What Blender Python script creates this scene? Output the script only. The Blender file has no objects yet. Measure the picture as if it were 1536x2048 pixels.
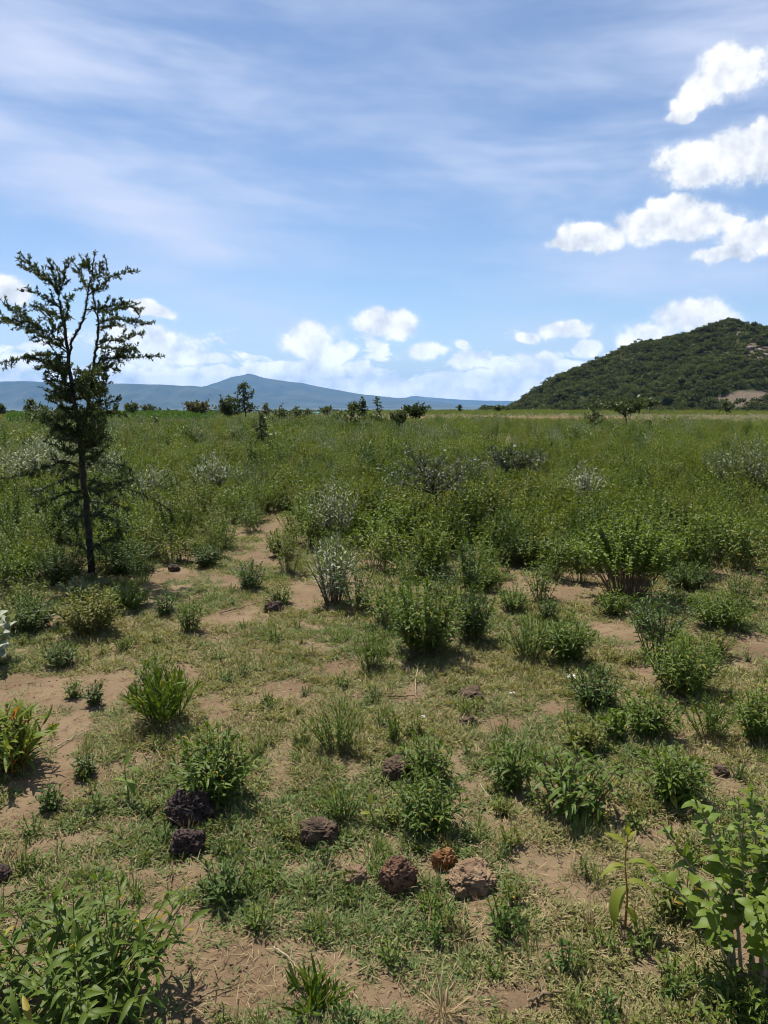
import bpy, math, random
import numpy as np
from mathutils import Vector, Matrix, Euler, noise as mnoise

R = math.radians
sc = bpy.context.scene
col = sc.collection
rng = np.random.default_rng(7)
random.seed(7)

# ------------------------------------------------------------------ camera
FPX, CX, CY = 1540.0, 768.0, 1024.0            # photo pixels (1536 x 2048)
CAMZ, HORIZON = 1.65, 803.0
PITCH = math.atan((CY - HORIZON) / FPX)
cam_d = bpy.data.cameras.new('camera')
cam_d.sensor_fit = 'VERTICAL'; cam_d.sensor_height = 24.0
cam_d.lens = 24.0 * FPX / 2048.0
cam_d.clip_start = 0.05; cam_d.clip_end = 120000.0
cam = bpy.data.objects.new('camera', cam_d); col.objects.link(cam)
cam.location = (0, 0, CAMZ); cam.rotation_euler = (R(90) - PITCH, 0, 0)
sc.camera = cam

# ------------------------------------------------------------------ light, exposure
SUN_AZ, SUN_EL = R(-32), R(66)                 # azimuth from +Y towards +X
SUN_STRENGTH, SKY_STRENGTH, EXPOSURE = 5.0, 0.090, 0.66
sun_d = bpy.data.lights.new('sun', 'SUN')
sun_d.energy = SUN_STRENGTH; sun_d.angle = R(0.53); sun_d.color = (1.0, 0.95, 0.86)
sun = bpy.data.objects.new('sun', sun_d); col.objects.link(sun)
sdir = Vector((math.sin(SUN_AZ) * math.cos(SUN_EL), math.cos(SUN_AZ) * math.cos(SUN_EL), math.sin(SUN_EL)))
sun.rotation_euler = sdir.to_track_quat('Z', 'Y').to_euler()
sun.location = (0, 0, 50)
vs = sc.view_settings
sc.display_settings.display_device = 'sRGB'
vs.view_transform = 'Standard'; vs.look = 'None'; vs.gamma = 1.0; vs.exposure = EXPOSURE
vs.use_curve_mapping = False
cy = sc.cycles
cy.max_bounces = 4; cy.diffuse_bounces = 2; cy.glossy_bounces = 1; cy.transmission_bounces = 3
cy.transparent_max_bounces = 8; cy.volume_bounces = 0
cy.use_denoising = True; cy.filter_width = 1.05
sc.render.film_transparent = False


def ray(px, py):
    a = (px - CX) / FPX; b = (py - CY) / FPX
    d = np.array([a, math.cos(PITCH) - b * math.sin(PITCH), -math.sin(PITCH) - b * math.cos(PITCH)])
    return d / np.linalg.norm(d)


def azel(px, py):
    d = ray(px, py)
    return math.atan2(d[0], d[1]), math.asin(d[2])


# ------------------------------------------------------------------ world: sky and clouds
class NT:
    """tiny helper for building node trees"""
    def __init__(self, tree):
        self.t = tree; self.n = tree.nodes; self.l = tree.links
    def new(self, kind, **kw):
        nd = self.n.new(kind)
        for k, v in kw.items(): setattr(nd, k, v)
        return nd
    def put(self, sock, v):
        if v is None: return
        if isinstance(v, bpy.types.NodeSocket): self.l.new(v, sock)
        else: sock.default_value = v
    def m(self, op, a, b=None, c=None, clamp=False):
        nd = self.new('ShaderNodeMath', operation=op, use_clamp=clamp)
        self.put(nd.inputs[0], a); self.put(nd.inputs[1], b)
        if c is not None: self.put(nd.inputs[2], c)
        return nd.outputs[0]
    def v(self, op, a, b=None):
        nd = self.new('ShaderNodeVectorMath', operation=op)
        self.put(nd.inputs[0], a); self.put(nd.inputs[1], b)
        return nd.outputs['Value'] if op in ('DOT_PRODUCT', 'LENGTH') else nd.outputs['Vector']
    def noise(self, vec, scale, detail=4.0, rough=0.55, dist=0.0, out='Fac', dim='3D'):
        nd = self.new('ShaderNodeTexNoise', noise_dimensions=dim)
        if vec is not None: self.put(nd.inputs['Vector'], vec)
        nd.inputs['Scale'].default_value = scale; nd.inputs['Detail'].default_value = detail
        nd.inputs['Roughness'].default_value = rough; nd.inputs['Distortion'].default_value = dist
        return nd.outputs[out]
    def sstep(self, x, lo, hi, a=0.0, b=1.0):
        nd = self.new('ShaderNodeMapRange', interpolation_type='SMOOTHSTEP')
        self.put(nd.inputs['Value'], x)
        nd.inputs['From Min'].default_value = lo; nd.inputs['From Max'].default_value = hi
        nd.inputs['To Min'].default_value = a; nd.inputs['To Max'].default_value = b
        return nd.outputs['Result']
    def mix(self, f, a, b, mode='MIX'):
        nd = self.new('ShaderNodeMix', data_type='RGBA', blend_type=mode)
        self.put(nd.inputs[0], f); self.put(nd.inputs[6], a); self.put(nd.inputs[7], b)
        return nd.outputs[2]
    def xyz(self, x, y, z=0.0):
        nd = self.new('ShaderNodeCombineXYZ')
        self.put(nd.inputs[0], x); self.put(nd.inputs[1], y); self.put(nd.inputs[2], z)
        return nd.outputs[0]


def build_world():
    w = bpy.data.worlds.new('World'); sc.world = w; w.use_nodes = True
    w.node_tree.nodes.clear()
    k = NT(w.node_tree)
    out = k.new('ShaderNodeOutputWorld'); bg = k.new('ShaderNodeBackground')
    k.l.new(bg.outputs[0], out.inputs[0])
    sky = k.new('ShaderNodeTexSky', sky_type='NISHITA')
    sky.sun_disc = False; sky.sun_elevation = SUN_EL; sky.sun_rotation = SUN_AZ % (2 * math.pi)
    sky.altitude = 1900; sky.air_density = 1.0; sky.dust_density = 1.2; sky.ozone_density = 2.2
    tc = k.new('ShaderNodeTexCoord'); sep = k.new('ShaderNodeSeparateXYZ')
    k.l.new(tc.outputs['Generated'], sep.inputs[0])
    az = k.m('ARCTAN2', sep.outputs[0], sep.outputs[1])
    el = k.m('ARCSINE', sep.outputs[2])
    p0 = k.xyz(az, el)
    dirv = tc.outputs['Generated']
    # domain warp so that the cloud outlines billow
    wn = k.noise(dirv, 9.0, 3.0, 0.62, 0.0, 'Color')
    warp = k.v('MULTIPLY', k.v('SUBTRACT', wn, (0.5, 0.5, 0.5)), (0.075, 0.055, 0.0))
    pw = k.v('ADD', p0, warp)

    def ell(p, a, e, rw, rh):
        nd = k.new('ShaderNodeVectorMath', operation='MULTIPLY_ADD')
        k.put(nd.inputs[0], p); nd.inputs[1].default_value = (1 / rw, 1 / rh, 0); nd.inputs[2].default_value = (-a / rw, -e / rh, 0)
        return k.v('DOT_PRODUCT', nd.outputs[0], nd.outputs[0])

    def blobs(lst, p):
        acc = None
        for (a, e, rw, rh) in lst:
            q = ell(p, a, e, rw, rh)
            acc = q if acc is None else k.m('MINIMUM', acc, q)
        return acc

    cum_px = [  # x, y, half width, half height in photo pixels
        (1465, 148, 78, 42), (1400, 185, 60, 34), (1360, 222, 34, 16), (1450, 318, 140, 52), (1510, 290, 70, 40),
        (1345, 448, 120, 40), (1190, 468, 80, 32), (1130, 486, 42, 18), (1350, 412, 45, 26), (1435, 440, 40, 18),
        (1530, 468, 80, 40), (1440, 512, 58, 20),
        (1375, 640, 85, 46), (1285, 668, 85, 36),
        (612, 672, 66, 36), (650, 700, 62, 24), (765, 652, 80, 32), (840, 704, 52, 22), (918, 694, 24, 14),
        (1128, 658, 44, 22), (1060, 672, 34, 14), (1168, 694, 26, 22), (1080, 718, 56, 22),
        (300, 700, 120, 44), (400, 722, 60, 18), (300, 625, 48, 18), (12, 575, 34, 34), (550, 724, 40, 14),
        (360, 755, 160, 24), (610, 735, 90, 26), (740, 765, 110, 30), (940, 768, 170, 30)]
    lst = []
    for (x, y, rw, rh) in cum_px:
        a, e = azel(x, y); s = 1.0 / FPX
        lst.append((a, e, rw * s * 0.98, rh * s * 0.95))
    q = blobs(lst, pw)
    # the same kind of clouds go on all the way round outside the frame
    big = k.noise(k.v('MULTIPLY', p0, (5.0, 11.0, 1.0)), 1.0, 2.0, 0.5, dim='2D')
    outside = k.sstep(k.m('ABSOLUTE', az), 0.56, 0.70, 0.0, 5.6)
    q = k.m('MINIMUM', q, k.m('SUBTRACT', 4.2, k.m('MULTIPLY', k.m('MULTIPLY', big, outside), k.sstep(el, 0.75, 0.30))))
    fine = k.noise(dirv, 26.0, 6.0, 0.6)
    dens = k.m('ADD', k.m('SUBTRACT', 1.0, q), k.m('MULTIPLY', k.m('SUBTRACT', fine, 0.5), 2.1))
    cmask = k.m('ADD', k.m('MULTIPLY', k.sstep(dens, 0.08, 0.60), 0.72), k.m('MULTIPLY', k.sstep(dens, -0.42, 0.8), 0.28))
    # low bank of cumulus along the horizon, all round
    ps = k.v('MULTIPLY', pw, (13.0, 36.0, 1.0))
    bank = k.noise(ps, 1.0, 6.0, 0.62, dim='2D')
    bank_w = k.sstep(el, R(5.2), R(0.4), 0.0, 0.34)
    bmask = k.m('MULTIPLY', k.sstep(k.m('ADD', bank, bank_w), 0.60, 0.72), k.sstep(el, R(5.6), R(4.2)))
    cm = k.m('MULTIPLY', k.m('MAXIMUM', cmask, k.m('MULTIPLY', bmask, 0.95)), k.sstep(el, R(-1), R(0.2)))
    # self shading of the clouds: tops towards the sun are brighter than the bases
    up = k.v('ADD', dirv, (-0.004, 0.0, 0.017))
    fine2 = k.noise(up, 26.0, 3.0, 0.55)
    lit = k.m('ADD', k.m('MULTIPLY', k.m('SUBTRACT', fine, fine2), 2.5), 0.68, clamp=True)
    thick = k.sstep(dens, 0.7, 1.35)
    lit = k.m('SUBTRACT', lit, k.m('MULTIPLY', thick, 0.10), clamp=True)
    ccol = k.mix(lit, (0.39, 0.43, 0.50, 1), (0.76, 0.76, 0.755, 1))
    glow = k.sstep(el, R(7), R(0.5), 1.0, 1.45)
    ccol = k.mix(1.0, ccol, k.xyz(glow, glow, glow), 'MULTIPLY')
    # cirrus veils
    cir_px = [(190, 425, 90, 26), (300, 475, 90, 22), (410, 517, 80, 16), (870, 320, 150, 40), (1170, 285, 150, 45), (1180, 400, 190, 28),
              (700, 430, 330, 70), (1000, 570, 260, 45), (300, 300, 400, 110),
              (1520, 60, 260, 170), (1250, 250, 300, 120), (760, 600, 900, 70), (60, 160, 260, 150), (330, 90, 240, 100)]
    acc = None
    for (x, y, rw, rh) in cir_px:
        a, e = azel(x, y)
        g = k.m('EXPONENT', k.m('MULTIPLY', ell(pw, a, e, rw / FPX, rh / FPX), -0.9))
        acc = g if acc is None else k.m('ADD', acc, g)
    veil = k.noise(k.v('MULTIPLY', p0, (1.6, 4.0, 1.0)), 1.0, 2.0, 0.5, dim='2D')
    acc = k.m('ADD', acc, k.m('MULTIPLY', veil, k.sstep(k.m('ABSOLUTE', az), 0.5, 0.8)))
    st = k.xyz(k.m('ADD', k.m('MULTIPLY', az, 2.2), k.m('MULTIPLY', el, 2.0)), k.m('MULTIPLY', el, 9.0))
    streak = k.noise(st, 1.3, 4.0, 0.55, 0.15, dim='2D')
    cir = k.m('MULTIPLY', k.sstep(streak, 0.25, 0.85), k.m('ADD', k.m('MULTIPLY', acc, 0.50), 0.42), clamp=True)
    cir = k.m('MULTIPLY', cir, 0.85)
    base = k.mix(1.0, sky.outputs[0], (SKY_STRENGTH,) * 3 + (1,), 'MULTIPLY')
    c1 = k.mix(cir, base, (0.47, 0.52, 0.66, 1))
    c2 = k.mix(cm, c1, ccol)
    k.l.new(c2, bg.inputs[0]); bg.inputs[1].default_value = 1.0
    w.cycles.sampling_method = 'MANUAL'; w.cycles.sample_map_resolution = 512


build_world()

# ------------------------------------------------------------------ numpy noise
def _hash(ix, iy, seed):
    h = (ix.astype(np.int64) * 374761393 + iy.astype(np.int64) * 668265263 + seed * 974634777) & 0xFFFFFFFF
    h = ((h ^ (h >> 13)) * 1274126177) & 0xFFFFFFFF
    return ((h ^ (h >> 16)) & 0xFFFFFF) / float(0xFFFFFF)


def vnoise(x, y, seed=0):
    x = np.asarray(x, float); y = np.asarray(y, float)
    ix = np.floor(x); iy = np.floor(y); fx = x - ix; fy = y - iy
    fx = fx * fx * (3 - 2 * fx); fy = fy * fy * (3 - 2 * fy)
    a = _hash(ix, iy, seed); b = _hash(ix + 1, iy, seed); c = _hash(ix, iy + 1, seed); d = _hash(ix + 1, iy + 1, seed)
    return (a * (1 - fx) + b * fx) * (1 - fy) + (c * (1 - fx) + d * fx) * fy


def fbm(x, y, scale, octv=4, seed=0, gain=0.5):
    s = 0; amp = 1; tot = 0; f = 1.0 / scale
    for o in range(octv):
        s = s + amp * vnoise(np.asarray(x) * f + 17.3 * o, np.asarray(y) * f - 9.1 * o, seed + o * 13)
        tot += amp; amp *= gain; f *= 2.03
    return s / tot


def sm(x, a, b):
    t = np.clip((np.asarray(x, float) - a) / (b - a), 0, 1)
    return t * t * (3 - 2 * t)


def ground_z(x, y):
    x = np.asarray(x, float); y = np.asarray(y, float)
    r = np.hypot(x, y); a = np.arctan2(x, np.maximum(y, 1e-6))
    near = np.exp(-(r / 25.0) ** 2)
    z = (fbm(x, y, 0.55, 3, 3) - 0.5) * 0.05 * near + (fbm(x, y, 0.13, 2, 5) - 0.5) * 0.022 * near
    z = z + (fbm(x, y, 14.0, 2, 9) - 0.5) * 0.22 * sm(r, 6, 30)
    edge = 88 + 40 * sm(a, -0.14, 0.06)
    d = np.maximum(r - edge, 0)
    z = z - 10.5 * sm(d, 0, 480) - 1.4 * sm(d, 0, 60) - 60 * sm(r, 900, 3200) - 45 * sm(r, 3000, 9000)
    z = z + (fbm(x, y, 900.0, 3, 21) - 0.5) * 8 * sm(r, 1500, 4000)
    return z


def at(px, py):
    """the point of the ground seen at a photo pixel"""
    d = ray(px, py); z = 0.0
    for i in range(6):
        t = (z - CAMZ) / d[2]
        p = np.array([0, 0, CAMZ]) + d * t
        z = float(ground_z(p[0], p[1]))
    return Vector((p[0], p[1], z))


def project(x, y, z):
    dx, dy, dz = x, y, z - CAMZ
    f = dy * math.cos(PITCH) - dz * math.sin(PITCH)
    u = dy * math.sin(PITCH) + dz * math.cos(PITCH)
    f = np.maximum(f, 1e-3)
    return CX + FPX * dx / f, CY - FPX * u / f


def size_at(px, yb, yt, wpx):
    """ground point, height and width in metres of a thing that stands on the ground"""
    p = at(px, yb); D = math.hypot(p.x, p.y)
    d = ray(px, yt); zt = CAMZ + d[2] / math.hypot(d[0], d[1]) * D
    slant = math.sqrt(D * D + CAMZ ** 2)
    return p, max(0.04, zt - p.z), wpx / FPX * slant


# ------------------------------------------------------------------ materials
def mat(name):
    m = bpy.data.materials.new(name); m.use_nodes = True
    m.node_tree.nodes.clear()
    k = NT(m.node_tree)
    out = k.new('ShaderNodeOutputMaterial')
    return m, k, out


def leaf_mat(name, c1, c2, c3=None, trans=0.35, rough=0.5, spec=0.22, back=None, per_plant=0.28):
    """two-tone leaf with per-leaf and per-plant variation; c3 = the odd yellowed leaf"""
    m, k, out = mat(name)
    at_ = k.new('ShaderNodeAttribute', attribute_name='rnd')
    oi = k.new('ShaderNodeObjectInfo')
    f = k.m('ADD', k.m('MULTIPLY', at_.outputs['Fac'], 1 - per_plant), k.m('MULTIPLY', oi.outputs['Random'], per_plant))
    c = k.mix(f, c1 + (1,), c2 + (1,))
    if c3:
        c = k.mix(k.sstep(at_.outputs['Fac'], 0.965, 0.985), c, c3 + (1,))
    if back:
        g = k.new('ShaderNodeNewGeometry')
        c = k.mix(g.outputs['Backfacing'], c, back + (1,))
    p = k.new('ShaderNodeBsdfPrincipled')
    k.put(p.inputs['Base Color'], c); p.inputs['Roughness'].default_value = rough
    p.inputs['Specular IOR Level'].default_value = spec
    t = k.new('ShaderNodeBsdfTranslucent')
    k.put(t.inputs['Color'], k.mix(1.0, c, (1.25, 1.25, 0.5, 1), 'MULTIPLY'))
    mx = k.new('ShaderNodeMixShader'); mx.inputs[0].default_value = trans
    k.l.new(p.outputs[0], mx.inputs[1]); k.l.new(t.outputs[0], mx.inputs[2]); k.l.new(mx.outputs[0], out.inputs[0])
    return m


def rough_mat(name, c1, c2, scale=8.0, rough=0.9, bump=0.3, bscale=40.0, c3=None, pits=0.0):
    m, k, out = mat(name)
    tc = k.new('ShaderNodeTexCoord'); oi = k.new('ShaderNodeObjectInfo')
    v = k.v('ADD', tc.outputs['Object'], k.v('MULTIPLY', k.xyz(oi.outputs['Random'], oi.outputs['Random'], 0.3), (13.0, 7.0, 5.0)))
    n = k.noise(v, scale, 6, 0.6)
    c = k.mix(k.sstep(n, 0.3, 0.7), c1 + (1,), c2 + (1,))
    if c3:
        c = k.mix(k.sstep(k.noise(v, scale * 2.7, 4, 0.6), 0.58, 0.72), c, c3 + (1,))
    p = k.new('ShaderNodeBsdfPrincipled'); k.put(p.inputs['Base Color'], c)
    p.inputs['Roughness'].default_value = rough; p.inputs['Specular IOR Level'].default_value = 0.2
    h = k.noise(v, bscale, 6, 0.65)
    if pits:
        vo = k.new('ShaderNodeTexVoronoi'); k.put(vo.inputs['Vector'], v); vo.inputs['Scale'].default_value = bscale * 1.4
        h = k.m('ADD', h, k.m('MULTIPLY', k.sstep(vo.outputs['Distance'], 0.1, 0.45), pits))
    b = k.new('ShaderNodeBump'); b.inputs['Strength'].default_value = bump; b.inputs['Distance'].default_value = 0.01
    k.put(b.inputs['Height'], h); k.l.new(b.outputs[0], p.inputs['Normal'])
    k.l.new(p.outputs[0], out.inputs[0])
    return m


M = {}
M['herb'] = leaf_mat('herb_leaf', (0.050, 0.090, 0.009), (0.122, 0.170, 0.022), (0.28, 0.22, 0.035), 0.34)
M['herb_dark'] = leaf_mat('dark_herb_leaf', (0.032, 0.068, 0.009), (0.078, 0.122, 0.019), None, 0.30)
M['herb_yellow'] = leaf_mat('yellowing_herb_leaf', (0.085, 0.115, 0.018), (0.165, 0.170, 0.034), (0.30, 0.21, 0.04), 0.38)
M['herb_field'] = leaf_mat('field_herb_leaf', (0.054, 0.090, 0.008), (0.150, 0.182, 0.022), (0.29, 0.28, 0.08), 0.38)
M['round'] = leaf_mat('round_leaf', (0.080, 0.130, 0.012), (0.170, 0.225, 0.034), None, 0.40)
M['silver'] = leaf_mat('silver_leaf', (0.130, 0.160, 0.078), (0.255, 0.285, 0.170), None, 0.18, 0.65, 0.15, (0.31, 0.33, 0.235))
M['silver_field'] = leaf_mat('silver_field_leaf', (0.110, 0.138, 0.062), (0.225, 0.250, 0.150), None, 0.18, 0.6, 0.2)
M['acacia'] = leaf_mat('acacia_leaf', (0.024, 0.040, 0.011), (0.066, 0.086, 0.024), None, 0.30)
M['acacia_far'] = leaf_mat('far_acacia_leaf', (0.042, 0.060, 0.022), (0.100, 0.120, 0.046), None, 0.28)
M['acacia_grey'] = leaf_mat('grey_acacia_leaf', (0.055, 0.070, 0.036), (0.120, 0.130, 0.080), None, 0.2)
M['brown_crown'] = leaf_mat('brownish_crown_leaf', (0.075, 0.075, 0.035), (0.15, 0.13, 0.065), None, 0.25)
M['hill_leaf'] = leaf_mat('hill_tree_leaf', (0.019, 0.028, 0.008), (0.134, 0.150, 0.047), None, 0.28, 0.7, 0.12, None, 0.55)
M['crop'] = leaf_mat('crop_leaf', (0.050, 0.108, 0.014), (0.100, 0.170, 0.028), None, 0.3)
M['sapling'] = leaf_mat('sapling_leaf', (0.14, 0.175, 0.022), (0.25, 0.25, 0.035), (0.34, 0.19, 0.035), 0.45)
M['sapling_green'] = leaf_mat('sapling_green_leaf', (0.10, 0.17, 0.03), (0.20, 0.25, 0.05), None, 0.45)
M['strap'] = leaf_mat('strap_leaf', (0.085, 0.135, 0.020), (0.19, 0.22, 0.035), (0.32, 0.12, 0.04), 0.42)
M['grass'] = leaf_mat('short_grass', (0.140, 0.155, 0.050), (0.310, 0.290, 0.125), (0.38, 0.31, 0.17), 0.25, 0.65, 0.15)
M['grass_green'] = leaf_mat('greener_grass', (0.095, 0.138, 0.040), (0.195, 0.235, 0.088), (0.28, 0.25, 0.11), 0.28, 0.65, 0.15)
M['straw'] = leaf_mat('dry_straw', (0.18, 0.125, 0.066), (0.37, 0.285, 0.16), None, 0.12, 0.75, 0.12)
M['stem_green'] = rough_mat('green_stem', (0.09, 0.12, 0.035), (0.16, 0.15, 0.06), 30, 0.7, 0.2)
M['stem_brown'] = rough_mat('brown_stem', (0.085, 0.055, 0.032), (0.19, 0.14, 0.085), 30, 0.8, 0.3)
M['stem_pale'] = rough_mat('pale_stem', (0.22, 0.18, 0.11), (0.34, 0.28, 0.18), 30, 0.8, 0.3)
M['stem_red'] = rough_mat('reddish_stem', (0.24, 0.09, 0.03), (0.32, 0.16, 0.05), 30, 0.7, 0.2)
M['bark'] = rough_mat('dark_bark', (0.014, 0.011, 0.009), (0.046, 0.036, 0.028), 18, 0.9, 0.8, 60)
M['bark_grey'] = rough_mat('grey_bark', (0.06, 0.052, 0.045), (0.17, 0.155, 0.14), 18, 0.9, 0.6, 60)
M['gall'] = rough_mat('dark_gall', (0.012, 0.010, 0.010), (0.045, 0.03, 0.03), 30, 0.6, 0.3, 60)
M['scoria_dark'] = rough_mat('dark_scoria', (0.030, 0.021, 0.019), (0.085, 0.058, 0.050), 14, 0.95, 1.0, 55, (0.20, 0.085, 0.045), 0.8)
M['scoria_red'] = rough_mat('red_scoria', (0.105, 0.055, 0.033), (0.185, 0.105, 0.064), 16, 0.95, 1.0, 70, (0.20, 0.115, 0.07), 0.9)
M['scoria_tan'] = rough_mat('tan_scoria', (0.165, 0.105, 0.060), (0.270, 0.185, 0.112), 16, 0.95, 0.8, 70, (0.12, 0.07, 0.045), 0.6)
M['scoria_orange'] = rough_mat('orange_scoria', (0.17, 0.070, 0.022), (0.24, 0.125, 0.052), 16, 0.95, 0.9, 70, (0.10, 0.055, 0.04), 0.7)
M['clod'] = rough_mat('fibrous_clod', (0.045, 0.030, 0.020), (0.125, 0.085, 0.055), 22, 0.95, 1.0, 80)
M['crumb'] = rough_mat('soil_crumb', (0.12, 0.076, 0.045), (0.20, 0.132, 0.084), 8, 0.95, 0.5, 60)
M['litter'] = rough_mat('pale_litter', (0.48, 0.45, 0.44), (0.60, 0.58, 0.57), 20, 0.6, 0.2)
M['hill_rock'] = rough_mat('hill_rock', (0.16, 0.13, 0.11), (0.30, 0.25, 0.21), 0.3, 0.95, 0.6, 2.0, (0.28, 0.14, 0.08))
M['roof_blue'] = rough_mat('turquoise_sheet_roof', (0.16, 0.46, 0.50), (0.24, 0.58, 0.62), 0.6, 0.4, 0.05, 4)
M['house_wall'] = rough_mat('pale_house_wall', (0.44, 0.47, 0.46), (0.55, 0.57, 0.55), 0.6, 0.85, 0.05, 4)


# ------------------------------------------------------------------ mesh helpers
class MB:
    """collects geometry in numpy arrays and links it as ONE mesh object"""
    def __init__(self):
        self.V = []; self.T = []; self.Q = []; self.rnd = []; self.n = 0
    def add(self, v, tris=None, quads=None, rnd=None):
        v = np.asarray(v, float).reshape(-1, 3)
        if tris is not None and len(tris): self.T.append(np.asarray(tris, np.int64) + self.n)
        if quads is not None and len(quads): self.Q.append(np.asarray(quads, np.int64) + self.n)
        self.V.append(v)
        self.rnd.append(np.full(len(v), 0.5) if rnd is None else np.asarray(rnd, float))
        self.n += len(v)
    def mesh(self, name, m, smooth=False):
        me = bpy.data.meshes.new(name)
        V = np.concatenate(self.V) if self.V else np.zeros((0, 3))
        T = np.concatenate(self.T) if self.T else np.zeros((0, 3), np.int64)
        Q = np.concatenate(self.Q) if self.Q else np.zeros((0, 4), np.int64)
        me.vertices.add(len(V)); me.vertices.foreach_set('co', V.ravel())
        nl = len(T) * 3 + len(Q) * 4
        me.loops.add(nl); me.loops.foreach_set('vertex_index', np.concatenate([T.ravel(), Q.ravel()]).astype(np.int32))
        me.polygons.add(len(T) + len(Q))
        ls = np.concatenate([np.arange(len(T)) * 3, len(T) * 3 + np.arange(len(Q)) * 4]).astype(np.int32)
        me.polygons.foreach_set('loop_start', ls)
        if smooth: me.polygons.foreach_set('use_smooth', np.ones(len(T) + len(Q), bool))
        at_ = me.attributes.new('rnd', 'FLOAT', 'POINT')
        if len(V): at_.data.foreach_set('value', np.concatenate(self.rnd).astype(np.float32))
        me.update(calc_edges=True); me.validate()
        if m: me.materials.append(m)
        return me
    def build(self, name, m, parent=None, smooth=False, kind=None, link=True):
        o = bpy.data.objects.new(name, self.mesh(name, m, smooth))
        if link: col.objects.link(o)
        if parent: o.parent = parent
        if kind: o['kind'] = kind
        return o


def norm(a):
    a = np.asarray(a, float)
    return a / np.maximum(np.linalg.norm(a, axis=-1, keepdims=True), 1e-9)


def tube(mb, pts, rad, sides=5):
    pts = np.asarray(pts, float); rad = np.asarray(rad, float); n = len(pts)
    tan = np.gradient(pts, axis=0); tan = norm(tan)
    ref = np.array([0.31, 0.95, 0.05]) if abs(tan[0, 2]) > 0.6 else np.array([0.05, 0.1, 0.99])
    a = norm(np.cross(tan, ref)); b = np.cross(tan, a)
    th = np.linspace(0, 2 * np.pi, sides, endpoint=False)
    ring = pts[:, None, :] + rad[:, None, None] * (np.cos(th)[None, :, None] * a[:, None, :] + np.sin(th)[None, :, None] * b[:, None, :])
    V = ring.reshape(-1, 3); q = []
    for i in range(n - 1):
        for j in range(sides):
            q.append((i * sides + j, i * sides + (j + 1) % sides, (i + 1) * sides + (j + 1) % sides, (i + 1) * sides + j))
    mb.add(V, None, q)


def leaf_geo(mb, P, D, N, L, W, droop, rnd, fold=0.22, shape='lance'):
    """8-vertex folded, drooping leaves. P base, D direction, N upper side"""
    P = np.asarray(P, float); n = len(P)
    if n == 0: return
    D = norm(D); S = norm(np.cross(D, N)); N = np.cross(S, D)
    L = np.broadcast_to(np.asarray(L, float), (n,)); W = np.broadcast_to(np.asarray(W, float), (n,)); dr = np.broadcast_to(np.asarray(droop, float), (n,))
    t1, t2, w1, w2 = {'lance': (0.30, 0.68, 0.95, 0.72), 'round': (0.26, 0.70, 0.95, 0.92), 'strap': (0.25, 0.7, 1.0, 0.75)}[shape]
    def pos(t):
        return P + D * (L * t * (1 - 0.25 * dr * t))[:, None] + N * (0.10 * L * t)[:, None] - np.array([0, 0, 1.0]) * (dr * L * t * t * 0.75)[:, None]
    b = pos(0.0); m1 = pos(t1); m2 = pos(t2); tip = pos(1.0)
    f = (fold * W)[:, None] * N
    l1 = m1 + S * (W * w1 / 2)[:, None] + f; r1 = m1 - S * (W * w1 / 2)[:, None] + f
    l2 = m2 + S * (W * w2 / 2)[:, None] + f; r2 = m2 - S * (W * w2 / 2)[:, None] + f
    V = np.stack([b, l1, m1, r1, l2, m2, r2, tip], 1).reshape(-1, 3)
    o = (np.arange(n) * 8)[:, None]
    T = np.concatenate([o + np.array([0, 2, 1]), o + np.array([0, 3, 2]), o + np.array([4, 5, 7]), o + np.array([5, 6, 7])])
    Q = np.concatenate([o + np.array([1, 2, 5, 4]), o + np.array([2, 3, 6, 5])])
    mb.add(V, T, Q, np.repeat(rnd, 8))


def quad_geo(mb, P, D, N, L, W, rnd):
    """flat diamond leaves for things far away"""
    P = np.asarray(P, float); n = len(P)
    if n == 0: return
    D = norm(D); S = norm(np.cross(D, N))
    L = np.broadcast_to(np.asarray(L, float), (n,))[:, None]; W = np.broadcast_to(np.asarray(W, float), (n,))[:, None]
    c = P + D * L * 0.45
    V = np.stack([P, c + S * W / 2, P + D * L, c - S * W / 2], 1).reshape(-1, 3)
    Q = (np.arange(n) * 4)[:, None] + np.array([0, 1, 2, 3])
    mb.add(V, None, Q, np.repeat(rnd, 4))


def unit(rs, n):
    return norm(rs.normal(size=(n, 3)))


# ------------------------------------------------------------------ tagging
def tag(o, label=None, cat=None, group=None, kind=None):
    if label: o['label'] = label
    if cat: o['category'] = cat
    if group: o['group'] = group
    if kind: o['kind'] = kind
    return o


def thing(name, label, cat, loc=(0, 0, 0), rz=0.0, group=None):
    o = bpy.data.objects.new(name, None); col.objects.link(o)
    o.empty_display_size = 0.1
    o.location = loc; o.rotation_euler = (0, 0, rz)
    return tag(o, label, cat, group)


def copy_thing(src, loc, rz, scale, label=None, group=None):
    r = src.copy(); col.objects.link(r)
    r.location = loc; r.rotation_euler = (0, 0, rz); r.scale = scale if hasattr(scale, '__len__') else (scale,) * 3
    if label: r['label'] = label
    if group: r['group'] = group
    for ch in src.children:
        c = ch.copy(); col.objects.link(c); c.parent = r
    return r


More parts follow.
